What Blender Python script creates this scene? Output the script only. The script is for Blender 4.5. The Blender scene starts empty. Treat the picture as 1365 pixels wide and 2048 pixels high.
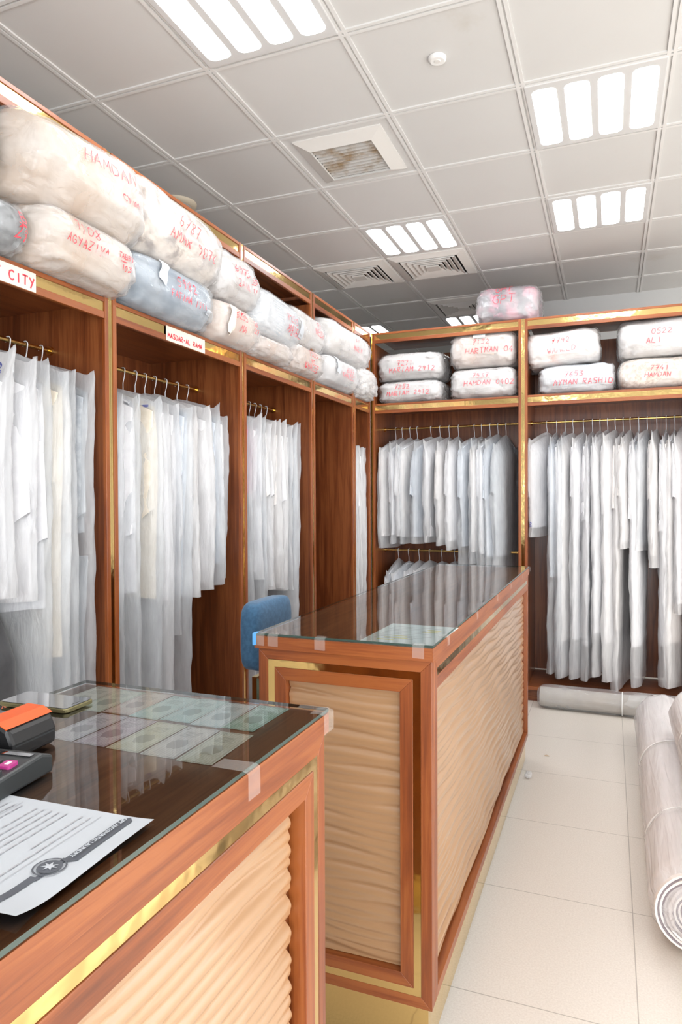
import bpy, bmesh, math, random
from math import sin, cos, pi, radians, sqrt
from mathutils import Vector, Matrix, noise
from mathutils.bvhtree import BVHTree

S = bpy.context.scene
C = S.collection

# ------------------------------------------------------------------ camera
H_EYE = 1.48
YAW, PIT, ROL = 0.3734, -0.0166, 0.0045
fw0 = Vector((-sin(YAW), cos(YAW), 0))
R0 = Vector((cos(YAW), sin(YAW), 0))
fwd = fw0 * cos(PIT) + Vector((0, 0, sin(PIT)))
U0 = -fw0 * sin(PIT) + Vector((0, 0, cos(PIT)))
right = R0 * cos(ROL) - U0 * sin(ROL)
up = R0 * sin(ROL) + U0 * cos(ROL)
cam_d = bpy.data.cameras.new('camera')
cam = bpy.data.objects.new('camera', cam_d)
C.objects.link(cam)
cam.matrix_world = Matrix(((right.x, up.x, -fwd.x, 0), (right.y, up.y, -fwd.y, 0),
                           (right.z, up.z, -fwd.z, H_EYE), (0, 0, 0, 1)))
cam_d.sensor_fit = 'VERTICAL'
cam_d.sensor_height = 36.0
cam_d.lens = 36.0 * 1374.7 / 2048.0
cam_d.clip_start = 0.02
S.camera = cam

# ------------------------------------------------------------------ view, world, daylight
S.view_settings.view_transform = 'Standard'
S.view_settings.look = 'None'
S.view_settings.gamma = 1.0
S.view_settings.use_curve_mapping = False
S.view_settings.exposure = 0.27
S.cycles.transparent_max_bounces = 24
S.cycles.max_bounces = 8
S.cycles.sample_clamp_indirect = 6.0
S.cycles.caustics_reflective = False

W = bpy.data.worlds.new('sky')
S.world = W
W.use_nodes = True
W.node_tree.nodes['Background'].inputs[0].default_value = (0.92, 0.96, 1.0, 1)
W.node_tree.nodes['Background'].inputs[1].default_value = 1.6


def lamp(name, kind, loc, rot, energy, col=(1, 1, 1), **k):
    d = bpy.data.lights.new(name, kind)
    d.energy = energy
    d.color = col
    for a, b in k.items():
        setattr(d, a, b)
    o = bpy.data.objects.new(name, d)
    o.location = loc
    o.rotation_euler = rot
    C.objects.link(o)
    return o


WIN_X = 3.05            # shop window wall on the right
sun_dir = Vector((-1.0, 0.22, -0.95)).normalized()
sun = lamp('sun', 'SUN', (6, -1, 6), (0, 0, 0), 6.2, (1.0, 0.94, 0.85), angle=radians(1.0))
sun.rotation_euler = sun_dir.to_track_quat('-Z', 'Y').to_euler()
lamp('window_daylight', 'AREA', (WIN_X - 0.08, 1.7, 1.3), (0, radians(90), 0), 69, (1.0, 0.965, 0.93),
     shape='RECTANGLE', size=2.3, size_y=6.0)
lamp('door_daylight', 'AREA', (0.6, -2.35, 1.4), (radians(90), 0, 0), 115, (0.96, 0.98, 1.0),
     shape='RECTANGLE', size=3.6, size_y=2.3)

# ------------------------------------------------------------------ materials
MATS = {}


def new_mat(name):
    m = bpy.data.materials.new(name)
    m.use_nodes = True
    nt = m.node_tree
    return m, nt, nt.nodes['Principled BSDF'], nt.nodes, nt.links


def setp(b, **k):
    al = dict(col='Base Color', rough='Roughness', metal='Metallic', spec='Specular IOR Level', coat='Coat Weight',
              coatr='Coat Roughness', trans='Transmission Weight', ior='IOR', alpha='Alpha', em='Emission Color',
              ems='Emission Strength', sheen='Sheen Weight')
    for a, v in k.items():
        if a in ('col', 'em') and len(v) == 3:
            v = (*v, 1)
        b.inputs[al[a]].default_value = v


def simple(name, col, rough=0.5, **k):
    m, nt, b, n, l = new_mat(name)
    setp(b, col=col, rough=rough, **k)
    MATS[name] = m
    return m


def tex_coord(n, l, scale=(1, 1, 1), kind='Object'):
    t = n.new('ShaderNodeTexCoord')
    mp = n.new('ShaderNodeMapping')
    mp.inputs['Scale'].default_value = scale
    l.new(t.outputs[kind], mp.inputs['Vector'])
    return mp.outputs['Vector']


def noise_tex(n, l, vec, scale, detail=4, rough=0.55, dist=0.0):
    t = n.new('ShaderNodeTexNoise')
    t.inputs['Scale'].default_value = scale
    t.inputs['Detail'].default_value = detail
    t.inputs['Roughness'].default_value = rough
    t.inputs['Distortion'].default_value = dist
    l.new(vec, t.inputs['Vector'])
    return t.outputs['Fac']


def ramp(n, l, fac, stops):
    r = n.new('ShaderNodeValToRGB')
    el = r.color_ramp.elements
    while len(el) < len(stops):
        el.new(0.5)
    for e, (p, c) in zip(el, stops):
        e.position = p
        e.color = (*c, 1) if len(c) == 3 else c
    l.new(fac, r.inputs['Fac'])
    return r.outputs['Color']


def bump(n, l, b, h, strength=0.3, dist=0.01):
    bp = n.new('ShaderNodeBump')
    bp.inputs['Strength'].default_value = strength
    bp.inputs['Distance'].default_value = dist
    l.new(h, bp.inputs['Height'])
    l.new(bp.outputs['Normal'], b.inputs['Normal'])
    return bp.outputs['Normal']


def wood(name, axis, dark, mid, light, rough=0.33):
    m, nt, b, n, l = new_mat(name)
    sc = [9.0, 9.0, 9.0]
    sc[axis] = 0.55
    v = tex_coord(n, l, sc)
    f = noise_tex(n, l, v, 3.2, 6, 0.6, 0.9)
    sc2 = [60.0, 60.0, 60.0]
    sc2[axis] = 1.4
    f2 = noise_tex(n, l, tex_coord(n, l, sc2), 3.0, 3, 0.6)
    sc3 = [2.6, 2.6, 2.6]
    sc3[axis] = 0.9
    f3 = noise_tex(n, l, tex_coord(n, l, sc3), 2.3, 2, 0.5, 0.3)
    mx = n.new('ShaderNodeMath'); mx.operation = 'MULTIPLY_ADD'
    l.new(f2, mx.inputs[0]); mx.inputs[1].default_value = 0.35
    l.new(f, mx.inputs[2])
    mx2 = n.new('ShaderNodeMath'); mx2.operation = 'MULTIPLY_ADD'
    l.new(f3, mx2.inputs[0]); mx2.inputs[1].default_value = 0.45
    l.new(mx.outputs[0], mx2.inputs[2])
    c = ramp(n, l, mx2.outputs[0], [(0.60, dark), (0.84, mid), (1.08 if False else 1.0, light)])
    l.new(c, b.inputs['Base Color'])
    setp(b, rough=rough, coat=0.25, coatr=0.2)
    bump(n, l, b, f2, 0.05, 0.002)
    MATS[name] = m
    return m


for ax, s in ((0, 'x'), (1, 'y'), (2, 'z')):
    wood('wood_' + s, ax, (0.075, 0.018, 0.006), (0.17, 0.045, 0.013), (0.25, 0.078, 0.024))
    wood('desk_' + s, ax, (0.085, 0.032, 0.015), (0.17, 0.068, 0.031), (0.24, 0.105, 0.052), 0.4)
    wood('edge_' + s, ax, (0.12, 0.025, 0.0045), (0.235, 0.056, 0.0105), (0.31, 0.088, 0.019), 0.42)

m, nt, b, n, l = new_mat('gold')
setp(b, col=(0.83, 0.60, 0.25), metal=1.0, rough=0.10)
bump(n, l, b, noise_tex(n, l, tex_coord(n, l), 14, 2), 0.12, 0.01)
MATS['gold'] = m
m, nt, b, n, l = new_mat('brass_rail')
setp(b, col=(0.78, 0.52, 0.18), metal=1.0, rough=0.22)
MATS['brass'] = m

m, nt, b, n, l = new_mat('wave_tan')
setp(b, col=(0.42, 0.245, 0.125), rough=0.30, spec=0.7, coat=0.7, coatr=0.14)
MATS['wave'] = m

m, nt, b, n, l = new_mat('ceiling_paint')
v = tex_coord(n, l)
c = ramp(n, l, noise_tex(n, l, v, 1.3, 6, 0.62), [(0.24, (0.53, 0.505, 0.46)), (0.36, (0.61, 0.605, 0.595)), (0.8, (0.63, 0.63, 0.625))])
l.new(c, b.inputs['Base Color'])
setp(b, rough=0.55)
MATS['ceiling'] = m
simple('grid_white', (0.69, 0.685, 0.675), 0.45)
simple('wall_paint', (0.62, 0.63, 0.63), 0.7)
simple('lamp_frame', (0.62, 0.62, 0.62), 0.4)
m, nt, b, n, l = new_mat('lamp_lens')
setp(b, col=(0.9, 0.9, 0.9), em=(0.97, 0.985, 1.0), ems=17.0)
MATS['lens'] = m
simple('vent_white', (0.70, 0.685, 0.66), 0.5)
simple('vent_dark', (0.03, 0.03, 0.03), 0.8)
m, nt, b, n, l = new_mat('vent_slat')
c = ramp(n, l, noise_tex(n, l, tex_coord(n, l), 9, 4), [(0.45, (0.56, 0.55, 0.53)), (0.66, (0.30, 0.20, 0.10))])
l.new(c, b.inputs['Base Color'])
setp(b, rough=0.45, metal=0.3)
MATS['slat'] = m

# floor tiles: 600 mm, thin joints
m, nt, b, n, l = new_mat('floor_tiles')
t = n.new('ShaderNodeTexCoord')
sep = n.new('ShaderNodeSeparateXYZ')
l.new(t.outputs['Object'], sep.inputs[0])


def joint(sock, off):
    a = n.new('ShaderNodeMath'); a.operation = 'ADD'; l.new(sock, a.inputs[0]); a.inputs[1].default_value = off
    w = n.new('ShaderNodeMath'); w.operation = 'PINGPONG'; l.new(a.outputs[0], w.inputs[0]); w.inputs[1].default_value = 0.3
    k = n.new('ShaderNodeMath'); k.operation = 'LESS_THAN'; l.new(w.outputs[0], k.inputs[0]); k.inputs[1].default_value = 0.0017
    return k.outputs[0]


jx, jy = joint(sep.outputs[0], 60 - 0.078), joint(sep.outputs[1], 60 - 0.246)
mxj = n.new('ShaderNodeMath'); mxj.operation = 'MAXIMUM'; l.new(jx, mxj.inputs[0]); l.new(jy, mxj.inputs[1])
sp = noise_tex(n, l, t.outputs['Object'], 160, 3, 0.6)
base = ramp(n, l, sp, [(0.35, (0.67, 0.615, 0.55)), (0.65, (0.75, 0.70, 0.635))])
mix = n.new('ShaderNodeMix'); mix.data_type = 'RGBA'
l.new(mxj.outputs[0], mix.inputs[0]); l.new(base, mix.inputs[6]); mix.inputs[7].default_value = (0.42, 0.38, 0.33, 1)
l.new(mix.outputs[2], b.inputs['Base Color'])
setp(b, rough=0.28)
MATS['floor'] = m


def film(name, col, a0, a1, rough=0.2, scale=(6, 6, 1.5), bumpk=0.35, nscale=5.0, trl=0.35):
    """thin wrinkled polythene: part transparent, part milky, glossy"""
    m, nt, b, n, l = new_mat(name)
    setp(b, col=col, rough=rough, spec=0.6, coat=0.4, coatr=0.12)
    v = tex_coord(n, l, scale)
    w = noise_tex(n, l, v, nscale * 1.6, 3, 0.5, 0.8)
    bump(n, l, b, w, bumpk, 0.02)
    tr = n.new('ShaderNodeBsdfTransparent')
    tl = n.new('ShaderNodeBsdfTranslucent')
    tl.inputs[0].default_value = (*col, 1)
    m1 = n.new('ShaderNodeMixShader'); m1.inputs[0].default_value = trl
    l.new(b.outputs[0], m1.inputs[1]); l.new(tl.outputs[0], m1.inputs[2])
    mr = n.new('ShaderNodeMapRange')
    mr.inputs[1].default_value = 0.3; mr.inputs[2].default_value = 0.7
    mr.inputs[3].default_value = a0; mr.inputs[4].default_value = a1
    l.new(noise_tex(n, l, v, nscale * 0.6, 3, 0.5), mr.inputs[0])
    m2 = n.new('ShaderNodeMixShader')
    l.new(mr.outputs[0], m2.inputs[0])
    l.new(tr.outputs[0], m2.inputs[1]); l.new(m1.outputs[0], m2.inputs[2])
    l.new(m2.outputs[0], n['Material Output'].inputs[0])
    MATS[name] = m
    return m


film('cover_milky', (0.84, 0.845, 0.86), 0.46, 0.64)
film('cover_clear', (0.80, 0.825, 0.85), 0.36, 0.54)
film('cover_white', (0.84, 0.835, 0.84), 0.62, 0.80)
film('bale_film', (0.76, 0.76, 0.77), 0.22, 0.62, 0.15, (3, 3, 4), 0.9, 2.2, 0.15)
film('bale_film_clear', (0.74, 0.76, 0.78), 0.10, 0.46, 0.13, (3, 3, 4), 0.9, 2.2, 0.15)
film('roll_film', (0.92, 0.905, 0.92), 0.50, 0.76, 0.18, (8, 0.6, 8), 0.8, 2.0, 0.2)
film('end_film', (0.86, 0.85, 0.86), 0.10, 0.30, 0.14, (9, 9, 9), 0.8, 2.0, 0.2)


def cloth(name, c1, c2, scale=30, rough=0.85, stops=(0.4, 0.6), sc=(1, 1, 1), trl=0.0):
    m, nt, b, n, l = new_mat(name)
    c = ramp(n, l, noise_tex(n, l, tex_coord(n, l, sc), scale, 3, 0.6), [(stops[0], c1), (stops[1], c2)])
    l.new(c, b.inputs['Base Color'])
    setp(b, rough=rough, sheen=0.2)
    MATS[name] = m
    return m


cloth('cloth_white', (0.77, 0.77, 0.795), (0.82, 0.82, 0.84))
cloth('cloth_warm', (0.77, 0.735, 0.715), (0.82, 0.79, 0.775))
cloth('cloth_blue', (0.60, 0.65, 0.71), (0.68, 0.72, 0.78))
cloth('cloth_grey', (0.40, 0.43, 0.47), (0.52, 0.55, 0.58))
cloth('cloth_beige', (0.70, 0.63, 0.52), (0.77, 0.70, 0.60))
cloth('cloth_pink', (0.70, 0.18, 0.36), (0.78, 0.30, 0.45))
cloth('cloth_floral', (0.20, 0.21, 0.22), (0.80, 0.79, 0.76), 26, 0.85, (0.44, 0.56))
cloth('bed_cream', (0.56, 0.42, 0.31), (0.64, 0.52, 0.41), 5)
cloth('bed_white', (0.60, 0.57, 0.55), (0.70, 0.68, 0.67), 5)
cloth('bed_pale_pink', (0.58, 0.45, 0.38), (0.66, 0.55, 0.48), 5)
cloth('bed_slate', (0.20, 0.25, 0.31), (0.30, 0.36, 0.43), 6)
cloth('bed_dark', (0.05, 0.055, 0.06), (0.22, 0.23, 0.25), 9, 0.8, (0.45, 0.6))
cloth('sack_dark', (0.022, 0.022, 0.026), (0.045, 0.045, 0.05), 9, 0.6)
cloth('bed_floral', (0.30, 0.24, 0.21), (0.80, 0.70, 0.60), 18, 0.85, (0.38, 0.52))
cloth('bed_grey', (0.50, 0.49, 0.50), (0.68, 0.66, 0.66), 7)
cloth('bed_fur', (0.55, 0.44, 0.36), (0.86, 0.76, 0.67), 34, 0.95, (0.38, 0.58))
cloth('bed_rosy', (0.16, 0.15, 0.18), (0.72, 0.26, 0.36), 13, 0.85, (0.45, 0.62))
cloth('bed_rosy_pale', (0.80, 0.52, 0.46), (0.90, 0.85, 0.82), 9, 0.85, (0.33, 0.45))
m, nt, b, n, l = new_mat('bed_stripe')
wv = n.new('ShaderNodeTexWave'); wv.bands_direction = 'Z'; wv.inputs['Scale'].default_value = 22
l.new(tex_coord(n, l), wv.inputs['Vector'])
l.new(ramp(n, l, wv.outputs['Fac'], [(0.3, (0.56, 0.62, 0.68)), (0.7, (0.76, 0.78, 0.81))]), b.inputs['Base Color'])
setp(b, rough=0.8)
MATS['bed_stripe'] = m
cloth('stool_blue', (0.035, 0.105, 0.20), (0.05, 0.14, 0.255), 60)
simple('ink_red', (0.80, 0.06, 0.09), 0.5)
simple('ink_blue', (0.08, 0.10, 0.36), 0.5)
simple('ink_black', (0.02, 0.02, 0.025), 0.5)
simple('ink_grey', (0.09, 0.10, 0.12), 0.5)
simple('ink_faint', (0.42, 0.42, 0.45), 0.6)
simple('ink_orange', (0.60, 0.18, 0.10), 0.5)
simple('paper', (0.52, 0.55, 0.59), 0.6)
simple('paper_warm', (0.78, 0.72, 0.63), 0.6)
simple('paper_mint', (0.80, 0.88, 0.88), 0.6)
simple('tag_tan', (0.78, 0.62, 0.42), 0.6)
simple('yellow_mark', (0.80, 0.76, 0.30), 0.6)
simple('black_plastic', (0.012, 0.012, 0.013), 0.35)
simple('dark_plastic', (0.03, 0.034, 0.036), 0.4)
simple('phone_glass', (0.02, 0.02, 0.022), 0.06, coat=1.0)
simple('phone_rim', (0.30, 0.27, 0.14), 0.3, metal=0.8)
simple('orange_plastic', (0.72, 0.10, 0.008), 0.5)
simple('key_dark', (0.045, 0.045, 0.05), 0.4)
simple('key_magenta', (0.45, 0.04, 0.22), 0.4)
simple('white_plastic', (0.80, 0.80, 0.79), 0.4)
simple('beige_plastic', (0.62, 0.55, 0.43), 0.5)
simple('card_beige', (0.55, 0.42, 0.30), 0.7)
simple('hook_clear', (0.78, 0.80, 0.84), 0.3)
simple('hook_steel', (0.55, 0.55, 0.58), 0.25, metal=1.0)
simple('blue_tape', (0.12, 0.42, 0.85), 0.4)
m, nt, b, n, l = new_mat('glass_sheet')
gl = n.new('ShaderNodeBsdfGlossy'); gl.inputs['Roughness'].default_value = 0.02
tr = n.new('ShaderNodeBsdfTransparent'); tr.inputs[0].default_value = (0.93, 0.97, 0.95, 1)
fr = n.new('ShaderNodeFresnel'); fr.inputs[0].default_value = 1.62
mxs = n.new('ShaderNodeMixShader')
l.new(fr.outputs[0], mxs.inputs[0]); l.new(tr.outputs[0], mxs.inputs[1]); l.new(gl.outputs[0], mxs.inputs[2])
l.new(mxs.outputs[0], n['Material Output'].inputs[0])
MATS['glass'] = m
simple('glass_edge', (0.045, 0.075, 0.065), 0.15)
m, nt, b, n, l = new_mat('clear_tape')
setp(b, col=(0.9, 0.88, 0.84), rough=0.15, coat=0.6)
tr = n.new('ShaderNodeBsdfTransparent'); mxs = n.new('ShaderNodeMixShader'); mxs.inputs[0].default_value = 0.16
bump(n, l, b, noise_tex(n, l, tex_coord(n, l), 90, 3), 0.6, 0.004)
l.new(tr.outputs[0], mxs.inputs[1]); l.new(b.outputs[0], mxs.inputs[2])
l.new(mxs.outputs[0], n['Material Output'].inputs[0])
MATS['tape'] = m

# ------------------------------------------------------------------ mesh helpers


class MB:
    def __init__(self):
        self.v, self.f, self.s = [], [], []

    def add(self, vs, fs, smooth=False):
        o = len(self.v)
        self.v += [tuple(p) for p in vs]
        self.f += [tuple(i + o for i in f) for f in fs]
        self.s += [smooth] * len(fs)

    def box(self, x0, x1, y0, y1, z0, z1):
        self.add([(x, y, z) for z in (z0, z1) for y in (y0, y1) for x in (x0, x1)],
                 [(0, 2, 3, 1), (4, 5, 7, 6), (0, 1, 5, 4), (2, 6, 7, 3), (0, 4, 6, 2), (1, 3, 7, 5)])

    def prism(self, poly, fn, n0, n1):
        """poly of (s,t); fn(s,t,n)->xyz"""
        k = len(poly)
        vs = [fn(s, t, n0) for s, t in poly] + [fn(s, t, n1) for s, t in poly]
        fs = [tuple(range(k))[::-1], tuple(range(k, 2 * k))] + [(i, (i + 1) % k, k + (i + 1) % k, k + i) for i in range(k)]
        self.add(vs, fs)

    def grid(self, nu, nv, fn, wrap=False, smooth=True, flip=False):
        vs = [fn(i, j) for j in range(nv) for i in range(nu)]
        fs = []
        for j in range(nv - 1):
            for i in range(nu if wrap else nu - 1):
                a, b2 = j * nu + i, j * nu + (i + 1) % nu
                q = (a, b2, b2 + nu, a + nu)
                fs.append(q[::-1] if flip else q)
        self.add(vs, fs, smooth)

    def tube(self, pts, r, k=8, cap=True):
        pts = [Vector(p) for p in pts]
        rings = []
        ref = None
        for i, p in enumerate(pts):
            d = (pts[min(i + 1, len(pts) - 1)] - pts[max(i - 1, 0)]).normalized()
            if ref is None:
                ref = Vector((0, 0, 1)) if abs(d.z) < 0.9 else Vector((1, 0, 0))
            a = d.cross(ref).normalized()
            bb = d.cross(a).normalized()
            ref = -bb if bb.length else ref
            ref = a.cross(d).normalized()
            rr = r[i] if isinstance(r, (list, tuple)) else r
            rings.append([p + (a * cos(2 * pi * q / k) + ref * sin(2 * pi * q / k)) * rr for q in range(k)])
        vs = [q for rg in rings for q in rg]
        fs = [(j * k + i, j * k + (i + 1) % k, (j + 1) * k + (i + 1) % k, (j + 1) * k + i)
              for j in range(len(pts) - 1) for i in range(k)]
        self.add(vs, fs, True)
        if cap:
            self.add(rings[0], [tuple(range(k))[::-1]])
            self.add(rings[-1], [tuple(range(k))])

    def disc(self, c, r, axis='z', k=24, h=0.002):
        c = Vector(c)
        e = {'z': Vector((0, 0, 1)), 'x': Vector((1, 0, 0)), 'y': Vector((0, 1, 0))}[axis]
        self.tube([c, c + e * h], r, k)

    def build(self, name, mat, parent=None, bevel=0.0, fix=True, loc=None):
        me = bpy.data.meshes.new(name)
        me.from_pydata(self.v, [], self.f)
        me.polygons.foreach_set('use_smooth', self.s)
        me.materials.append(MATS[mat] if isinstance(mat, str) else mat)
        if fix:
            bm = bmesh.new(); bm.from_mesh(me)
            bmesh.ops.recalc_face_normals(bm, faces=bm.faces)
            bm.to_mesh(me); bm.free()
        o = bpy.data.objects.new(name, me)
        C.objects.link(o)
        if parent is not None:
            o.parent = parent
        if loc is not None:
            o.location = loc
        if bevel:
            bv = o.modifiers.new('bevel', 'BEVEL')
            bv.width = bevel; bv.segments = 2; bv.limit_method = 'ANGLE'
        return o


def tag(o, label, cat, group=None):
    o['label'] = label
    o['category'] = cat
    if group:
        o['group'] = group
    return o


def thing(name, label, cat, loc=(0, 0, 0), rz=0.0, group=None):
    o = bpy.data.objects.new(name, None)
    o.empty_display_size = 0.05
    C.objects.link(o)
    o.location = loc
    o.rotation_euler = (0, 0, rz)
    return tag(o, label, cat, group)


def structure(mb, name, mat, **k):
    o = mb.build(name, mat, **k)
    o['kind'] = 'structure'
    return o


def ordinal(i):
    return ['first', 'second', 'third', 'fourth', 'fifth', 'sixth', 'seventh', 'eighth', 'ninth', 'tenth', 'eleventh',
            'twelfth', 'thirteenth', 'fourteenth', 'fifteenth', 'sixteenth', 'seventeenth', 'eighteenth'][i]


def text_obj(name, body, mat, size, mtx, parent=None, bold=0.0, align='LEFT'):
    cu = bpy.data.curves.new(name, 'FONT')
    cu.body = body
    cu.size = size
    cu.align_x = align
    cu.offset = bold
    cu.extrude = 0.00012
    o = bpy.data.objects.new(name, cu)
    C.objects.link(o)
    dg = bpy.context.evaluated_depsgraph_get()
    me = bpy.data.meshes.new_from_object(o.evaluated_get(dg))
    C.objects.unlink(o)
    bpy.data.objects.remove(o)
    me.name = name
    me.materials.clear()
    me.materials.append(MATS[mat])
    me.transform(mtx)
    r = bpy.data.objects.new(name, me)
    C.objects.link(r)
    if parent is not None:
        r.parent = parent
    return r


# stroke lettering (hand written), cell 4 wide x 6 high
GL = {
    'A': [[(0, 0), (2, 6), (4, 0)], [(.8, 2.3), (3.2, 2.3)]], 'B': [[(0, 0), (0, 6), (3, 5.6), (3, 3.6), (0, 3.2), (3.6, 2.6), (3.4, .4), (0, 0)]],
    'C': [[(4, 5), (2.5, 6), (.5, 5), (0, 3), (.6, .8), (2.4, 0), (4, 1)]], 'D': [[(0, 0), (0, 6), (3, 5.2), (4, 3), (3, .7), (0, 0)]],
    'E': [[(3.6, 6), (0, 6), (0, 0), (3.8, 0)], [(0, 3.1), (3, 3.1)]], 'F': [[(3.8, 6), (0, 6), (0, 0)], [(0, 3.1), (3, 3.1)]],
    'G': [[(4, 5), (2.4, 6), (.5, 5), (0, 3), (.6, .7), (2.6, 0), (4, 1), (4, 2.8), (2.4, 2.8)]], 'H': [[(0, 0), (.2, 6)], [(4, 0), (3.8, 6)], [(0, 3), (4, 3.2)]],
    'I': [[(2, 0), (2, 6)]], 'J': [[(4, 6), (3.4, 1), (2, 0), (.4, 1)]], 'K': [[(0, 0), (0, 6)], [(3.8, 6), (0, 2.6), (4, 0)]],
    'L': [[(0, 6), (0, 0), (3.6, 0)]], 'M': [[(0, 0), (.4, 6), (2, 2.2), (3.7, 6), (4.2, 0)]], 'N': [[(0, 0), (.2, 6), (3.8, 0), (4, 6)]],
    'O': [[(2, 6), (.4, 5), (0, 3), (.5, .8), (2, 0), (3.6, .9), (4, 3), (3.5, 5.2), (2, 6)]], 'P': [[(0, 0), (0, 6), (3.2, 5.6), (3.6, 4), (3, 3), (0, 2.8)]],
    'Q': [[(2, 6), (.4, 5), (0, 3), (.5, .8), (2, 0), (3.6, .9), (4, 3), (3.5, 5.2), (2, 6)], [(2.4, 1.6), (4.3, -.4)]],
    'R': [[(0, 0), (0, 6), (3.2, 5.6), (3.6, 4.2), (2.8, 3.2), (0, 2.9), (4, 0)]], 'S': [[(3.8, 5.2), (2, 6), (.3, 5), (.8, 3.5), (3.2, 2.6), (3.8, 1.2), (2, 0), (0, .8)]],
    'T': [[(-.3, 6), (4.3, 6)], [(2, 6), (2, 0)]], 'U': [[(0, 6), (.2, 1), (2, 0), (3.8, 1), (4, 6)]], 'V': [[(0, 6), (2, 0), (4, 6)]],
    'W': [[(0, 6), (1, 0), (2, 4), (3, 0), (4.2, 6)]], 'X': [[(0, 0), (4, 6)], [(0, 6), (4, 0)]], 'Y': [[(0, 6), (2, 3)], [(4, 6), (1, -1)]], 'Z': [[(0, 6), (4, 6), (0, 0), (4, 0)]],
    '0': [[(2, 6), (.5, 5), (.2, 3), (.6, .8), (2, 0), (3.4, .9), (3.8, 3), (3.4, 5.2), (2, 6)]], '1': [[(1.2, 5), (2.2, 6), (2, 0)]],
    '2': [[(.2, 4.8), (1.6, 6), (3.5, 5), (3, 3.3), (0, 0), (4, .2)]], '3': [[(.3, 5.6), (3.6, 5.8), (1.6, 3.5), (3.6, 2.4), (3, .4), (0, .4)]],
    '4': [[(2.6, 6), (0, 2), (4, 2)], [(3, 3.4), (3, -.4)]], '5': [[(3.6, 6), (.6, 6), (.4, 3.4), (2.8, 3.6), (3.6, 1.8), (2.4, 0), (.2, .5)]],
    '6': [[(3.2, 6), (.8, 4), (.2, 1.6), (1.6, 0), (3.5, 1), (3, 2.8), (.5, 2.2)]], '7': [[(0, 5.8), (4, 6), (1.6, 0)], [(1.2, 3), (3.6, 3.2)]],
    '8': [[(2, 3.2), (.5, 4.5), (2, 6), (3.6, 4.8), (2, 3.2), (.3, 1.5), (2, 0), (3.8, 1.4), (2, 3.2)]], '9': [[(3.4, 4.8), (1.8, 6), (.4, 4.6), (1.4, 3.2), (3.4, 4.6), (2.6, 0)]],
    '-': [[(.8, 3), (3.2, 3)]], '/': [[(0, -.5), (4, 6.5)]], '_': [[(-.5, 0), (4.5, .2)]], ' ': [],
}


def strokes(txt, size, rng, slant=0.12, jit=0.25, gap=5.6):
    out = []
    for i, ch in enumerate(txt):
        dy = rng.uniform(-.4, .4) * jit * 3
        for st in GL.get(ch.upper(), []):
            pl = [((x + i * gap + rng.uniform(-jit, jit)) , y + dy + rng.uniform(-jit, jit)) for x, y in st]
            out.append([((x + slant * y) * size / 6, y * size / 6) for x, y in pl])
    return out


def ribbons(mb, polys, width, place):
    """polys in 2-D; place(u,v)->3-D point or None"""
    for pl in polys:
        # resample
        pts = []
        for (x0, y0), (x1, y1) in zip(pl[:-1], pl[1:]):
            nseg = max(1, int(math.hypot(x1 - x0, y1 - y0) / 0.007))
            pts += [(x0 + (x1 - x0) * q / nseg, y0 + (y1 - y0) * q / nseg) for q in range(nseg)]
        pts.append(pl[-1])
        vs = []
        ok = True
        for i, (x, y) in enumerate(pts):
            xa, ya = pts[max(i - 1, 0)]
            xb, yb = pts[min(i + 1, len(pts) - 1)]
            d = math.hypot(xb - xa, yb - ya) or 1
            nx, ny = -(yb - ya) / d * width / 2, (xb - xa) / d * width / 2
            p, q = place(x + nx, y + ny), place(x - nx, y - ny)
            if p is None or q is None:
                ok = False
                break
            vs += [p, q]
        if ok and len(vs) >= 4:
            mb.add(vs, [(2 * i, 2 * i + 1, 2 * i + 3, 2 * i + 2) for i in range(len(pts) - 1)])


def fbm(x, y, z, oct=3):
    return noise.fractal(Vector((x, y, z)), 0.9, 2.1, oct)


# ------------------------------------------------------------------ the room
ZC = 3.293
GX, GY = -0.369, 3.113      # origin of the ceiling grid
ROOM = (-4.2, WIN_X, -2.45, 9.2)
x0, x1, y0, y1 = ROOM
mb = MB(); mb.add([(x0, y0, 0), (x1, y0, 0), (x1, y1, 0), (x0, y1, 0), (x0, y0, -.05), (x1, y0, -.05), (x1, y1, -.05), (x0, y1, -.05)],
                  [(0, 1, 2, 3), (4, 7, 6, 5), (0, 4, 5, 1), (1, 5, 6, 2), (2, 6, 7, 3), (3, 7, 4, 0)])
structure(mb, 'floor', 'floor')
mb = MB()
mb.box(x0, x1, y0, y1, ZC, ZC + 0.08)
gxs = [GX + .6 * i for i in range(-7, 7) if x0 < GX + .6 * i < x1]
gys = [GY + .6 * i for i in range(-10, 11) if y0 < GY + .6 * i < y1]
structure(mb, 'ceiling', 'ceiling')
mb = MB()
for x in gxs:
    for s in (-1, 1):
        mb.box(x + s * .0115 - .0075, x + s * .0115 + .0075, y0, y1, ZC - .007, ZC + .01)
for y in gys:
    for s in (-1, 1):
        mb.box(x0, x1, y + s * .0115 - .0075, y + s * .0115 + .0075, ZC - .0065, ZC + .01)
structure(mb, 'trim_1', 'grid_white')
mb = MB(); mb.box(x0 - .1, x0, y0, y1, 0, ZC + .08); structure(mb, 'wall_left', 'wall_paint')
mb = MB(); mb.box(x0, x1, y1, y1 + .1, 0, ZC + .08); structure(mb, 'wall_back', 'wall_paint')
mb = MB(); mb.box(-0.80, x1, 6.57, 6.67, 0, ZC + .02); structure(mb, 'wall_partition', 'wall_paint')
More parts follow.
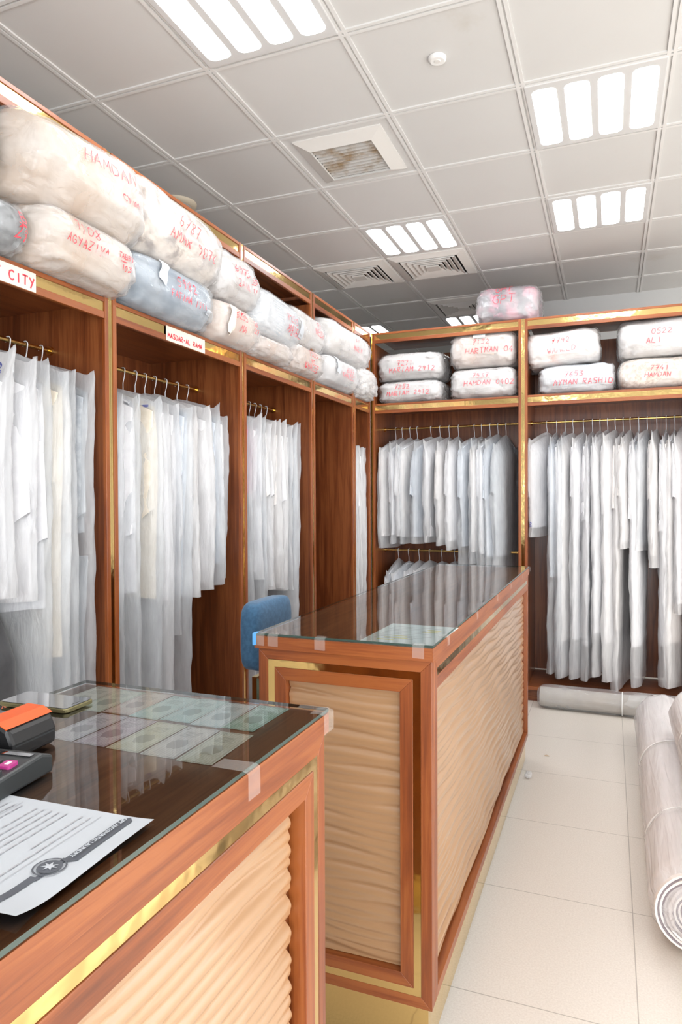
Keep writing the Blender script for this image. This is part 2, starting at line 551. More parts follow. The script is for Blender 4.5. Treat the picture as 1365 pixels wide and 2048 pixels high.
# right wall with the shop window, front wall with the glazed door
mb = MB()
mb.box(x1, x1 + .1, y0, y1, 2.42, ZC + .08); mb.box(x1, x1 + .1, 4.8, y1, 0, 2.42); mb.box(x1, x1 + .1, y0, -1.4, 0, 2.42)
mb.box(x1, x1 + .1, -1.4, 4.8, 0, .12)
structure(mb, 'wall_right', 'wall_paint')
mb = MB()
mb.box(x0, -1.3, y0 - .1, y0, 0, ZC); mb.box(2.5, x1, y0 - .1, y0, 0, ZC); mb.box(-1.3, 2.5, y0 - .1, y0, 2.6, ZC)
structure(mb, 'wall_front', 'wall_paint')
# pavement outside, so that the windows do not look into nothing
mb = MB(); mb.box(x1 + .1, x1 + 9, -8, 12, -.12, -.06); structure(mb, 'trim_2', 'wall_paint')


# ------------------------------------------------------------------ ceiling fittings
def rrect(x, y, w, h, r, k=5):
    p = []
    for cx, cy, a in ((x + w / 2 - r, y + h / 2 - r, 0), (x - w / 2 + r, y + h / 2 - r, 90), (x - w / 2 + r, y - h / 2 + r, 180), (x + w / 2 - r, y - h / 2 + r, 270)):
        p += [(cx + r * cos(radians(a + 90 * q / k)), cy + r * sin(radians(a + 90 * q / k))) for q in range(k + 1)]
    return p


def flat(s, t, n_):
    return (s, t, n_)


def troffer(i, j, label):
    t = thing('ceiling_light', label, 'light', (GX + .6 * i + .3, GY + .6 * j + .3, ZC), 0, 'recessed ceiling lights')
    mb = MB()
    mb.box(-.288, .288, -.288, .288, -.012, -.001)
    mb.build('frame', 'lamp_frame', t, .004)
    for k in range(4):
        mb = MB()
        x = -.207 + .138 * k
        mb.prism(rrect(x, 0, .104, .50, .03), flat, -.0127, -.0119)
        mb.build('lens', 'lens', t)
    return t


troffer(-2, -2, 'bright four-lens ceiling light cut off by the top edge of the photo')
troffer(0, 0, 'large bright four-lens ceiling light at the upper right')
troffer(0, 2, 'four-lens ceiling light at the right, behind the larger upper right one')
troffer(-2, 2, 'four-lens ceiling light in the middle, in front of two square air diffusers')
troffer(-2, 6, 'ceiling light half hidden behind the bagged bundle on top of the back rack')
troffer(-4, 6, 'ceiling light in the far corner, just above the join of the two racks')
troffer(2, 0, 'four-lens ceiling light to the right of the view over the aisle')
troffer(-1, -8, 'four-lens ceiling light behind the viewer')
troffer(2, -5, 'four-lens ceiling light behind the viewer on the window side')


def sq_frame(mb, r0, r1, z0, z1):
    """square ring, outer half side r0 at z0, inner r1 at z1, with thickness"""
    vs = [(sx * r, sy * r, z) for r, z in ((r0, z0), (r1, z1), (r1, z1 + .012), (r0, z0 + .012)) for sx, sy in ((-1, -1), (1, -1), (1, 1), (-1, 1))]
    fs = []
    for a in range(4):
        for q in range(4):
            fs.append((a * 4 + q, a * 4 + (q + 1) % 4, ((a + 1) % 4) * 4 + (q + 1) % 4, ((a + 1) % 4) * 4 + q))
    mb.add(vs, fs)


def diffuser(i, j, label):
    t = thing('air_diffuser', label, 'air vent', (GX + .6 * i + .3, GY + .6 * j + .3, ZC), 0, 'square ceiling air diffusers')
    mb = MB(); mb.box(-.24, .24, -.24, .24, -.004, -.001); mb.build('backing', 'vent_dark', t)
    mb = MB(); sq_frame(mb, .285, .225, -.014, -.030); mb.build('frame', 'vent_white', t)
    for k, r in enumerate((.205, .165, .125, .085)):
        mb = MB(); sq_frame(mb, r, r - .033, -.034, -.016); mb.build('louvre', 'vent_white', t)
    mb = MB(); mb.box(-.05, .05, -.05, .05, -.036, -.024); mb.build('centre_plate', 'vent_white', t)


diffuser(-3, 3, 'dusty square air diffuser, left of the two behind the middle light')
diffuser(-2, 3, 'clean white square air diffuser, right of the two behind the middle light')
diffuser(-2, 5, 'square air diffuser partly hidden behind the bagged bundle on the back rack')

t = thing('return_air_grille', 'square white ceiling grille with rusty stained parallel slats', 'air vent', (GX - .9, GY + .3, ZC))
mb = MB(); mb.box(-.2, .2, -.2, .2, -.004, -.001); mb.build('backing', 'vent_dark', t)
mb = MB(); sq_frame(mb, .235, .165, -.006, -.032); mb.build('frame', 'vent_white', t)
for k in range(11):
    mb = MB()
    y = -.15 + .03 * k
    mb.add([(-.165, y - .006, -.012), (.165, y - .006, -.012), (.165, y + .005, -.024), (-.165, y + .005, -.024),
            (-.165, y - .006, -.010), (.165, y - .006, -.010), (.165, y + .005, -.022), (-.165, y + .005, -.022)],
           [(0, 1, 2, 3), (7, 6, 5, 4), (0, 4, 5, 1), (2, 6, 7, 3), (1, 5, 6, 2), (0, 3, 7, 4)])
    mb.build('slat', 'slat', t)

t = thing('smoke_detector', 'small round white ceiling cap between the two upper lights', 'smoke detector', (-.663, 2.797, ZC))
mb = MB(); mb.tube([(0, 0, -.001), (0, 0, -.012), (0, 0, -.016)], [.037, .036, .028], 32); mb.build('cap', 'white_plastic', t)
mb = MB(); mb.tube([(0, 0, -.016), (0, 0, -.018)], [.014, .012], 24); mb.build('sensor', 'vent_white', t)
t = thing('round_ceiling_fitting', 'round beige ceiling fitting half hidden behind the 6787 bundle', 'light', (-2.46, 3.56, ZC))
mb = MB(); mb.tube([(0, 0, -.001), (0, 0, -.014), (0, 0, -.024)], [.12, .118, .09], 40); mb.build('rim', 'beige_plastic', t)
mb = MB(); mb.tube([(0, 0, -.024), (0, 0, -.026)], [.085, .08], 40); mb.build('cover', 'lamp_frame', t)

# ------------------------------------------------------------------ rack units
XL, YB = -1.765, 5.18
ZS0, ZS1, ZT0, ZT1 = 2.165, 2.243, 2.720, 2.800
DEP = 0.56


def rack(name, label, w, loc, rz, rails, wdir):
    """local x along the front, local y into the rack, front face at y=0"""
    t = thing(name, label, 'rack', loc, rz, 'wooden racks with gold trim')
    st = .020
    for s in (0, 1):
        mb = MB(); xa = .0125 if s == 0 else w - .0305
        mb.box(xa, xa + .018, .012, DEP, 0.0, ZT0); mb.build('side_panel', 'wood_z', t)
        mb = MB(); xa = .0125 if s == 0 else w - .0325
        mb.box(xa, xa + st, -.004, .0118, 0.0, ZT1); mb.build('edge_strip', 'edge_z', t, .0015)
        mb = MB(); xa = .0004 if s == 0 else w - .0125
        mb.box(xa, xa + .0121, .000, .010, 0.0, ZT1); o = mb.build('gold_trim', 'gold', t)
    mb = MB(); mb.box(.031, w - .031, DEP - .012, DEP, 0.12, ZT0); mb.build('back_panel', 'wood_z', t)
    xa, xb = .0328, w - .0328
    for z0_, z1_, nm in ((ZS0, ZS1, 'shelf'), (ZT0, ZT1, 'top_board')):
        mb = MB(); mb.box(.031, w - .031, .012, DEP - .0125, z1_ - .022, z1_ - .0005); bd = mb.build(nm, 'wood_x', t)
        mb = MB(); mb.box(xa, xb, -.003, .0117, z0_, z0_ + .026); mb.box(xa, xb, -.003, .0117, z1_ - .016, z1_); mb.build('edge_strip', 'edge_x', t, .0015)
        mb = MB(); mb.box(xa, xb, .001, .0117, z0_ + .0262, z1_ - .0162); mb.build('gold_trim', 'gold', t)
    mb = MB(); mb.box(.031, w - .031, .012, DEP - .0125, .088, .110); mb.build('bottom_board', 'wood_x', t)
    mb = MB(); mb.box(xa, xb, -.003, .0117, .086, .1105); mb.build('edge_strip', 'edge_x', t, .0015)
    mb = MB(); mb.box(.031, w - .031, .03, .045, 0, .087); mb.build('kick_board', 'wood_x', t)
    for zr in rails:
        mb = MB(); mb.tube([(.031, .26, zr), (w - .031, .26, zr)], .0085, 14); r = mb.build('hanging_rail', 'brass', t)
        for xx, d in ((.031, .012), (w - .031, -.012)):
            mb = MB(); mb.tube([(xx, .26, zr), (xx + d, .26, zr)], .017, 16); mb.build('rail_flange', 'brass', r)
    return t


R90 = pi / 2
ZR = 2.065
UNITS = {}
for key, ya, yb, rails, lab in (
        ('L1', 1.10, 2.115, [ZR], 'wooden rack bay at the left edge, above the desk with the banknotes'),
        ('L2', 2.115, 3.125, [ZR], 'wooden rack bay with the red MASDAR-AL RAHA sign on its shelf'),
        ('L3', 3.125, 4.02, [ZR], 'wooden rack bay behind the blue stool'),
        ('L4', 4.02, 4.77, [ZR], 'wooden rack bay that holds no garments, empty brown inside'),
        ('L5', 4.77, 5.15, [ZR], 'narrow wooden rack bay in the corner where the two racks meet')):
    UNITS[key] = rack('garment_rack', lab, yb - ya, (XL, ya, 0), R90, rails if key != 'L4' else [], 'y')
UNITS['B1'] = rack('garment_rack', 'back wall wooden rack bay with two rails, one above the other', 1.175, (-1.770, YB, 0), 0, [ZR, 1.072], 'x')
UNITS['B2'] = rack('garment_rack', 'back wall wooden rack bay at the right with long white garments', 1.20, (-.595, YB, 0), 0, [ZR], 'x')


def unit_world(key, x, y, z):
    u = UNITS[key]
    if key[0] == 'L':
        return Vector((u.location.x - y, u.location.y + x, z))
    return Vector((u.location.x + x, u.location.y + y, z))


# ------------------------------------------------------------------ garments in plastic covers
def sheet(mb, rng, top, L, a, b_, tip=0.0, nu=44, nv=34, rip=.012, slope=.09, x_off=0.0, flare=0.0, seedv=0.0, taper=0.0, crumple=.006, fold=None):
    ph, k1, k2, sway, hem, Lref = fold

    def fn(i, j):
        th = 2 * pi * i / nu
        c, s = cos(th), sin(th)
        yw = math.copysign(abs(c) ** .75, c)
        xw = math.copysign(abs(s) ** .8, s)
        tau = (j / (nv - 1)) ** 1.15
        dz = tau * L
        grow = min(1.0, dz / .16)
        grow = grow * grow * (3 - 2 * grow)
        bb = .003 + b_ * grow * (1 - .25 * tau)
        aa = a * (1 - taper * max(0, tau - .25)) * (1 + .03 * sin(5 * tau + ph[3])) + flare * tau
        if j == 0 and tip:
            aa *= 1.0
        yy = aa * yw
        zt = top - slope * abs(yw) ** 1.3 + (tip * max(0, abs(yw) - .86) / .14 if tip else 0)
        zb = top - L + hem * yw + .008 * sin(3 * yw + ph[4])
        zz = zt * (1 - tau) + zb * tau
        dzz = (top - zz)
        tau_ = min(1.0, dzz / Lref)
        amp = rip * min(1, dzz / .3)
        xx = bb * xw + x_off
        xx += amp * (sin(k1 * yw + ph[0] + 1.2 * tau_) + .5 * sin(k2 * yw + ph[1] - 1.5 * tau_)) + sway * tau_
        nz = fbm(yy * 9 + seedv, zz * 3.2 + seedv, xw * 1.5)
        n2 = fbm(yy * 16 + seedv, zz * 9 - seedv, xw * 2.5 + 9)
        xx += crumple * (nz * 1.3 + n2 * .6) * grow
        yy += crumple * (n2 * 1.6 + nz) * (1 if abs(yw) > .5 else .4)
        return (xx, yy, zz)
    mb.grid(nu, nv, fn, wrap=True)


EMBLEM_DONE = []


def emblem(parent, cover_obj, spots, mat='ink_blue', s=.013):
    """small printed marks on the plastic, projected on the cover from the -x side"""
    me = cover_obj.data
    bvh = BVHTree.FromPolygons([v.co for v in me.vertices], [p.vertices for p in me.polygons])
    for (yy, zz, side) in spots:
        mb = MB()

        def place(u, v):
            if side == 'face':
                h = bvh.ray_cast(Vector((-1, yy - u, zz + v)), Vector((1, 0, 0)))
                return None if h[0] is None else h[0] - Vector((.0012, 0, 0))
            h = bvh.ray_cast(Vector((yy + u, -1, zz + v)), Vector((0, 1, 0)))
            return None if h[0] is None else h[0] - Vector((0, .0012, 0))
        ring = [[(s * .8 * cos(q * pi / 8), s * .8 * sin(q * pi / 8)) for q in range(17)]]
        ring += [[(-s * .4, 0), (0, -s * .4), (s * .5, s * .5)], [(-s, -s * 1.3), (s, -s * 1.3)], [(-s, -s * 1.75), (s, -s * 1.75)]]
        ribbons(mb, ring, s * .28, place)
        if mb.v:
            mb.build('printed_emblem', mat, cover_obj, fix=False)


GCOUNT = [0]


def garment(key, x, zr, seed, Lg, Lb, col, cover, label, group, a=.25, b_=.037, sleeve=.42, yaw=0.0, dy=0.0, gname='bagged_garment',
            marks=None, hook='hook_clear', skirt=None, tip=.035):
    if key[0] == 'B':
        b_ = max(b_, .046)
    rng = random.Random(seed)
    wd, mg = {'L1': (1.015, .10), 'L2': (1.01, .10), 'L3': (.895, .10), 'L5': (.38, .085), 'B1': (1.175, .135), 'B2': (1.2, .135)}[key]
    x = mg + (x - .07) * (wd - 2 * mg) / (wd - .14)
    p = unit_world(key, x, .26, zr)
    rz = (R90 if key[0] == 'L' else 0) + yaw * .6 + (rng.uniform(-.08, .08) * (key != 'L5') if key[0] == 'L' else -.24 + rng.uniform(-.10, .12))
    t = thing(gname, label, 'garment', p, rz, group)
    dyv = Vector((0, dy, 0))
    # hanger: hook over the rail and sloping arms
    mb = MB()
    r = .0125
    pts = [(0, r * cos(q) , r * sin(q)) for q in [radians(-35 + 215 * i / 8) for i in range(9)]]
    pts = pts + [(0, -r * .6, -.03), (0, 0, -.055), (0, 0, -.115)]
    mb.tube(pts, .0022, 6)
    hg = mb.build('hanger', hook, t)
    mb = MB()
    mb.tube([(0, -a * .80, -.185), (0, -.03, -.110), (0, .03, -.110), (0, a * .80, -.185)], .006, 6)
    mb.build('hanger_arm', hook, hg)
    # garment
    a *= rng.uniform(.93, 1.05)
    b_ *= rng.uniform(.85, 1.12)
    dtop = rng.uniform(-.014, .010) - (0 if key in ('L1', 'L5') else .022)
    slp = rng.uniform(.06, .115)
    fold = ([rng.uniform(0, 6.28) for _ in range(6)], rng.uniform(2.6, 4.4), rng.uniform(6, 9), rng.uniform(-.015, .015), rng.uniform(-.02, .02), Lb)
    mb = MB()
    sheet(mb, rng, -.10, Lg, a * .90, b_ * .80, nu=36, nv=26, rip=.010, fold=fold, crumple=.002, slope=.085, seedv=seed * 3.1, flare=rng.uniform(0, .01), taper=rng.uniform(0, .10))
    g = mb.build('garment', col, t, fix=False)
    phf, k1f, k2f, swf, hemf, _l = fold

    def foldx(yw, zz):
        dz = -.055 - zz
        tt = min(1.0, dz / Lb)
        return .010 * min(1, dz / .3) * (sin(k1f * yw + phf[0] + 1.2 * tt) + .5 * sin(k2f * yw + phf[1] - 1.5 * tt)) + swf * tt
    if sleeve:
        for s in (-1, 1):
            mb = MB()
            sl = sleeve * rng.uniform(.9, 1.08)
            xo = (-b_ * .42 if s < 0 else b_ * .3)
            lean = rng.uniform(-.035, .02)
            dg = rng.uniform(.02, .06)
            ph = rng.uniform(0, 6)

            def fn(i, j, s=s, sl=sl, xo=xo, ph=ph):
                th = 2 * pi * i / 18
                ta = j / 11
                cy = s * (a * .74 + lean * ta)
                wv = .046 + .010 * ta
                th_ = .009 + .008 * min(1, ta * 3)
                yy = cy + wv * cos(th)
                zz = -.185 - sl * ta - dg * (-s * cos(th)) * ta + (.02 * (1 - ta)) * (-s * cos(th))
                xx = xo + th_ * sin(th) * (1 + .2 * sin(4 * th + ph)) + foldx(yy / a, zz)
                return (xx, yy, zz)
            mb.grid(18, 12, fn, wrap=True)
            mb.build('sleeve', col, g, fix=False)
    if skirt:
        mb = MB()
        sheet(mb, rng, -.125 - skirt[1], skirt[2], a * .86, b_ * .55, nu=32, nv=20, rip=.010, fold=fold, crumple=.002, slope=.0, seedv=seed * 1.7)
        mb.build('skirt', skirt[0], g, fix=False)
    # cover
    mb = MB()
    sheet(mb, rng, -.055 + dtop, Lb, a * 1.02, b_, tip=tip * rng.uniform(.6, 1.3), slope=slp, seedv=seed * 7.7, rip=.010, flare=rng.uniform(-.012, .012), crumple=.007, fold=fold)
    cv = mb.build('plastic_cover', cover, t, fix=False)
    if marks:
        emblem(t, cv, marks)
    GCOUNT[0] += 1
    return t


WORDS = {'cloth_white': 'white', 'cloth_warm': 'ivory', 'cloth_blue': 'pale blue', 'cloth_grey': 'grey', 'cloth_beige': 'beige',
         'cloth_pink': 'pink', 'cloth_floral': 'grey floral'}
CW = {'cover_milky': 'milky', 'cover_clear': 'clear', 'cover_white': 'white'}


def hang(key, zr, where, group, items, seed0):
    """items: (x, Lg, Lb, colour, cover, extra)"""
    nI = len(items)
    for i, (x, Lg, Lb, col, cover, ex) in enumerate(items):
        if i == 0:
            o = 'leftmost'
        elif i == nI - 1:
            o = 'rightmost'
        else:
            o = ordinal(i) + ' from left'
        ln = 'short' if Lb < 1.15 else ('long' if Lb > 1.4 else 'knee-length')
        lab = '%s %s garment in %s cover, %s %s' % (ln, WORDS[col], CW[cover], o, where)
        garment(key, x, zr, seed0 + i, Lg, Lb, col, cover, lab, group, **ex)


CM, CC, CWH = 'cover_milky', 'cover_clear', 'cover_white'
Wh, Wa, Bl, Gr, Be, Pi, Fl = 'cloth_white', 'cloth_warm', 'cloth_blue', 'cloth_grey', 'cloth_beige', 'cloth_pink', 'cloth_floral'
D = {}
# left rack, first bay (starts at y = 1.10)
hang('L1', ZR, 'on the leftmost rail', 'covered garments in the first left bay', [
    (.30, .76, .80, Wa, CWH, D), (.385, .78, .82, Wh, CWH, D), (.47, .76, .80, Wa, CWH, D),
    (.555, .78, .83, Wh, CM, dict(marks=[(-.205, -.15, 'face')], b_=.042)), (.63, .80, .84, Wh, CM, dict(sleeve=.5, b_=.042)),
    (.71, .86, 1.75, Wh, CC, dict(sleeve=.52, b_=.042)), (.80, 1.02, 1.74, Be, CC, dict(sleeve=.40, b_=.042)),
    (.885, .92, 1.76, Wa, CC, dict(sleeve=.5, b_=.042)), (.965, .62, 1.74, Gr, CC, dict(sleeve=.5, skirt=('cloth_grey', .66, .5)))], 100)
# second bay (y = 2.115)
hang('L2', ZR, 'under the MASDAR-AL RAHA sign', 'covered garments in the second left bay', [
    (.075, .88, 1.74, Wh, CC, dict(sleeve=.6, marks=[(-.215, -.40, 'face'), (-.215, -.78, 'face')], b_=.042)), (.175, .86, 1.76, Wh, CC, dict(sleeve=.6, b_=.044)),
    (.285, .90, 1.74, Be, CC, dict(sleeve=.52, b_=.044, marks=[(-.19, -.16, 'face')])), (.385, .92, 1.76, Wh, CM, dict(sleeve=.6, b_=.042)),
    (.475, .9, 1.08, Wh, CM, dict(sleeve=.5)), (.55, .9, 1.70, Bl, CC, dict(sleeve=.5)), (.63, .90, .96, Wa, CWH, dict(b_=.042)),
    (.72, .88, .93, Wh, CWH, dict(b_=.042)), (.825, .80, .93, Bl, CC, dict(b_=.042, marks=[(-.20, -.22, 'face')])), (.92, .78, .90, Wh, CC, dict(b_=.042))], 200)
# third bay (y = 3.125)
hang('L3', ZR, 'in the bay behind the stool', 'covered garments in the third left bay', [
    (.09, .44, 1.72, Pi, CC, dict(sleeve=.3, skirt=('cloth_floral', .38, .62))), (.165, .86, .92, Wh, CM, D), (.24, .92, 1.62, Bl, CC, D),
    (.315, .94, 1.0, Wa, CM, D), (.39, .96, 1.02, Wh, CWH, D), (.465, .96, 1.0, Wa, CWH, D), (.54, .94, 1.02, Wh, CWH, D),
    (.615, .95, 1.02, Wh, CM, D), (.695, 1.0, 1.72, Gr, CC, D), (.775, 1.05, 1.74, Wh, CC, D)], 300)
# corner bay
hang('L5', ZR - .04, 'in the narrow corner bay', 'covered garments in the corner bay', [
    (.075, 1.35, 1.62, Wa, CM, D), (.14, 1.35, 1.64, Wh, CM, D), (.205, 1.36, 1.62, Wh, CWH, D), (.27, 1.3, 1.64, Wa, CM, D), (.32, 1.3, 1.6, Wh, CM, D)], 400)
# back rack, upper rail (x0 = -1.77)
hang('B1', ZR, 'on the back bay upper rail', 'covered garments on the upper back rail', [
    (.062, .76, .87, Wa, CC, dict(yaw=-.1)), (.125, .76, .86, Wh, CC, dict(yaw=.12)), (.20, .74, .82, Wh, CM, dict(yaw=.1)), (.27, .76, .83, Wa, CC, dict(yaw=-.15, b_=.04)),
    (.40, .76, .84, Bl, CC, dict(yaw=-.12, b_=.04)), (.485, .76, .83, Wh, CM, dict(b_=.04)), (.57, .77, .84, Wa, CM, dict(b_=.04)), (.655, .78, .87, Wh, CM, dict(yaw=.2, b_=.04)),
    (.80, .85, 1.02, Bl, CC, dict(yaw=-.1)), (.865, .88, .98, Wa, CC, dict(yaw=.08)), (.94, .9, 1.04, Wh, CC, D), (1.01, .92, 1.08, Bl, CC, dict(yaw=.1)), (1.08, .9, 1.06, Gr, CC, dict(yaw=.15))], 500)
hang('B1', 1.072, 'on the back bay lower rail', 'covered garments on the lower back rail', [
    (.085, .72, .80, Wh, CC, dict(b_=.04)), (.185, .70, .78, Bl, CM, dict(b_=.042)), (.285, .72, .80, Wh, CM, dict(b_=.042)), (.385, .72, .80, Wa, CM, dict(b_=.042)),
    (.50, .7, .78, Wh, CM, dict(b_=.04)), (.62, .7, .78, Bl, CC, dict(b_=.04)), (.76, .7, .78, Wa, CC, dict(b_=.04)), (.90, .7, .78, Wh, CM, dict(b_=.04))], 600)
# back rack, right bay (x0 = -.595)
hang('B2', ZR, 'in the right back bay', 'covered garments in the right-hand back bay', [
    (.085, .68, .78, Wh, CM, dict(yaw=-.25, marks=[(-.005, -.76, 'edge')])), (.165, 1.05, 1.78, Bl, CC, dict(yaw=.1, b_=.038)), (.235, 1.3, 1.80, Wh, CC, dict(sleeve=.6)),
    (.30, 1.5, 1.78, Wa, CM, dict(sleeve=.6, b_=.038)), (.385, 1.50, 1.80, Wh, CM, dict(sleeve=.45, yaw=-.2, b_=.04)), (.455, 1.55, 1.82, Wh, CM, dict(sleeve=.6)),
    (.515, 1.45, 1.78, Wh, CM, dict(sleeve=.5)), (.575, .85, .96, Wa, CM, D), (.635, 1.52, 1.82, Wh, CWH, dict(sleeve=.55)), (.695, 1.4, 1.84, Wa, CWH, dict(sleeve=.5)),
    (.75, .78, .85, Wa, CWH, D), (.815, 1.50, 1.80, Wh, CM, dict(sleeve=.6, b_=.038)), (.88, .80, .86, Gr, CM, D), (.95, .90, 1.0, Wa, CWH, dict(yaw=.1, b_=.038)),
    (1.02, 1.5, 1.80, Wh, CM, dict(sleeve=.6, b_=.038)), (1.085, 1.5, 1.82, Wa, CWH, dict(sleeve=.6)), (1.14, 1.2, 1.3, Wh, CM, D)], 700)

# dark printed sack under the short garments of the first bay
rng = random.Random(5)
t = thing('printed_sack', 'dark grey printed sack standing at the bottom of the left edge bay', 'sack', unit_world('L1', .47, .25, .111), R90)
mb = MB()


def fn(i, j):
    th = 2 * pi * i / 40
    ta = j / 20
    c, s = cos(th), sin(th)
    k = (.15 + .85 * min(1, (1 - ta) * 5) ** .5) * (.86 + .14 * min(1, ta * 6))
    return (.19 * math.copysign(abs(c) ** .6, c) * (1 + .03 * sin(5 * ta + 3 * th)), .20 * math.copysign(abs(s) ** .6, s) * k + .01 * sin(7 * ta), 1.06 * ta + .012 * sin(3 * th))


mb.grid(40, 21, fn, wrap=True)
mb.add([fn(i, 0) for i in range(40)], [tuple(range(40))])
mb.add([fn(i, 20) for i in range(40)], [tuple(range(40))])
sk = mb.build('sack_body', 'sack_dark', t)
bv = BVHTree.FromPolygons([v.co for v in sk.data.vertices], [p.vertices for p in sk.data.polygons])


def place_sk(u, v):
    h = bv.ray_cast(Vector((u, -1, v)), Vector((0, 1, 0)))
    return None if h[0] is None else h[0] - Vector((0, .0015, 0))


mb = MB()
ribbons(mb, [[(.0 + q * .012, .70 + .02 * sin(q * 1.3)) for q in range(12)], [(.02 + q * .01, .5 + .016 * sin(q * 1.7) + q * .006) for q in range(10)]], .006, place_sk)
mb.build('printed_script', 'ink_orange', sk, fix=False)
mb = MB()
for r_ in range(5):
    ribbons(mb, [[(.03 + q * .006, .40 - r_ * .035 + .005 * sin(q * 1.9 + r_)) for q in range(8)]], .004, place_sk)
mb.build('printed_lines', 'ink_black', sk, fix=False)

# ------------------------------------------------------------------ bundles of bedding in plastic bags


def pillow(mb, rng, Wd, Dp, Ht, e1, e2, scale=1.0, lump=.02, wr=.012, nu=64, nv=44, sag=0.0, seedv=0.0):
    ph = rng.uniform(0, 6)

    def sp(v, e):
        return math.copysign(abs(v) ** e, v)

    def fn(i, j):
        ang = 2 * pi * i / nu
        lat = -pi / 2 + pi * (j / (nv - 1))
        r = max(abs(cos(lat)), 1e-4) ** e1
        xx = sp(sin(lat), e1)
        yy = r * sp(cos(ang), e2)
        zz = r * sp(sin(ang), e2)
        endk = abs(xx) ** 3
        rad = 1 + wr * 2.2 * endk * sin(9 * ang + ph) * r
        n1 = fbm(xx * 1.6 + seedv, yy * 1.6, zz * 1.6 + seedv * .3, 2)
        n2 = fbm(xx * 5 + seedv, yy * 5 + 3, zz * 7 + seedv, 3)
        k = 1 + lump / .12 * .35 * n1
        px = xx * Wd / 2 * scale * (1 + .03 * n1)
        py = yy * Dp / 2 * scale * k * rad + wr * n2 * .8
        pz = zz * Ht / 2 * scale * k * rad + wr * n2 * .8
        px += wr * n2 * .5
        pz -= sag * (abs(xx) ** 2)
        pz = max(pz, -Ht / 2 * .90)
        return (px, py, pz + Ht / 2 * .90)
    mb.grid(nu, nv, fn, wrap=True)


BC = [0]


def bundle(loc, rz, dims, bed, label, group, lines=(), seed=1, film_='bale_film', tilt=0.0, tags=(), e=(.36, .58), wr=.016, ink='ink_red', patch=None, lump=.02):
    """local x along the shelf, front at -y; loc is the point on the shelf under the middle of the bundle"""
    rng = random.Random(seed)
    Wd, Dp, Ht = dims
    t = thing('bedding_bundle', label, 'bedding bundle', loc, rz, group)
    t.rotation_euler = (0, tilt, rz)
    mb = MB(); pillow(mb, rng, Wd, Dp, Ht, e[0], e[1], .955, lump=lump, wr=.004, seedv=seed, nu=48, nv=32)
    bd = mb.build('bedding', bed, t)
    bd.location = (0, 0, .005)
    mb = MB(); pillow(mb, rng, Wd, Dp, Ht, e[0], e[1], 1.0, lump=lump, wr=wr, seedv=seed)
    bag = mb.build('plastic_bag', film_, t)
    me = bag.data
    bv = BVHTree.FromPolygons([v.co for v in me.vertices], [p.vertices for p in me.polygons])

    def placer(x_, z_, off=.0035):
        def place(u, v):
            h = bv.ray_cast(Vector((x_ + u, -2, z_ + v)), Vector((0, 1, 0)))
            if h[0] is None:
                return None
            nrm = h[1] if h[1].y < 0 else -h[1]
            return h[0] + nrm * off
        return place
    for (txt, fx, fz, size) in lines:
        mb = MB()
        sts = strokes(txt, size, rng)
        ribbons(mb, sts, .0034, placer((fx - .5) * Wd, (fz - (.06 if fz > .75 or group[:8] == 'bundle o' else .13)) * Ht))
        if mb.v:
            mb.build('handwriting', ink, bag, fix=False)
    for (fx, fz, tw, th, mat, rot) in tags:
        mb = MB()
        pl = placer((fx - .5) * Wd, fz * Ht, .006)
        ok = []
        for jj in range(5):
            for ii in range(5):
                u, v = (ii / 4 - .5) * tw, (jj / 4 - .5) * th
                ok.append(pl(u * cos(rot) - v * sin(rot), u * sin(rot) + v * cos(rot)))
        if all(q is not None for q in ok):
            mb.add(ok, [(j * 5 + i, j * 5 + i + 1, (j + 1) * 5 + i + 1, (j + 1) * 5 + i) for j in range(4) for i in range(4)], True)
            mb.build('paper_tag', mat, bag, fix=False)
    BC[0] += 1
    return t


def bL(ya, yb, za, zb, front=.02, depth=.44):
    """location and dims on the left shelf for y range and z range"""
    return ((XL + front - depth / 2, (ya + yb) / 2, za), R90, (yb - ya, depth, (zb - za)))


GLB = 'bagged bundles on the left shelf'
ZSH = ZS1 + .001


def left_bundle(ya, yb, za, zb, bed, label, front=.05, depth=.46, **k):
    loc, rz, dims = bL(ya, yb, za, zb, front, depth)
    return bundle(loc, rz, dims, bed, label, GLB, **k)


left_bundle(1.10, 1.60, 2.44, 2.73, 'bed_white', 'pale bundle cut off by the left edge, on the upper layer', seed=11)
left_bundle(1.61, 2.23, 2.435, 2.765, 'bed_cream', 'big cream bundle at the upper left, topmost and largest of the left shelf', seed=12, front=.14, depth=.56,
            lines=[('HAMDAN', .38, .70, .044), ('CYUM', .66, .50, .028)], lump=.03)
left_bundle(1.20, 1.68, ZSH, 2.43, 'bed_dark', 'dark grey bundle in a clear bag at the left edge, above the CITY sign', seed=13, film_='bale_film_clear', front=.09,
            lines=[('B', .86, .62, .035), ('_', .83, .55, .05), ('292', .82, .36, .035)])
left_bundle(1.67, 2.16, ZSH, 2.475, 'bed_cream', 'cream bundle with 7108 written on it, below the largest cream one', seed=14, front=.13, depth=.54,
            lines=[('7108', .26, .70, .034), ('AGYAZIYA', .18, .50, .027), ('TABBY', .68, .60, .018), ('_', .71, .55, .036), ('103', .72, .43, .018)])
left_bundle(2.15, 2.80, 2.455, 2.775, 'bed_floral', 'brown floral bundle with 6787 written on it, on the upper layer', seed=15, film_='bale_film', front=.12,
            lines=[('6787', .36, .60, .046), ('AMAR 9076', .28, .40, .042)], tilt=.03, patch=1)
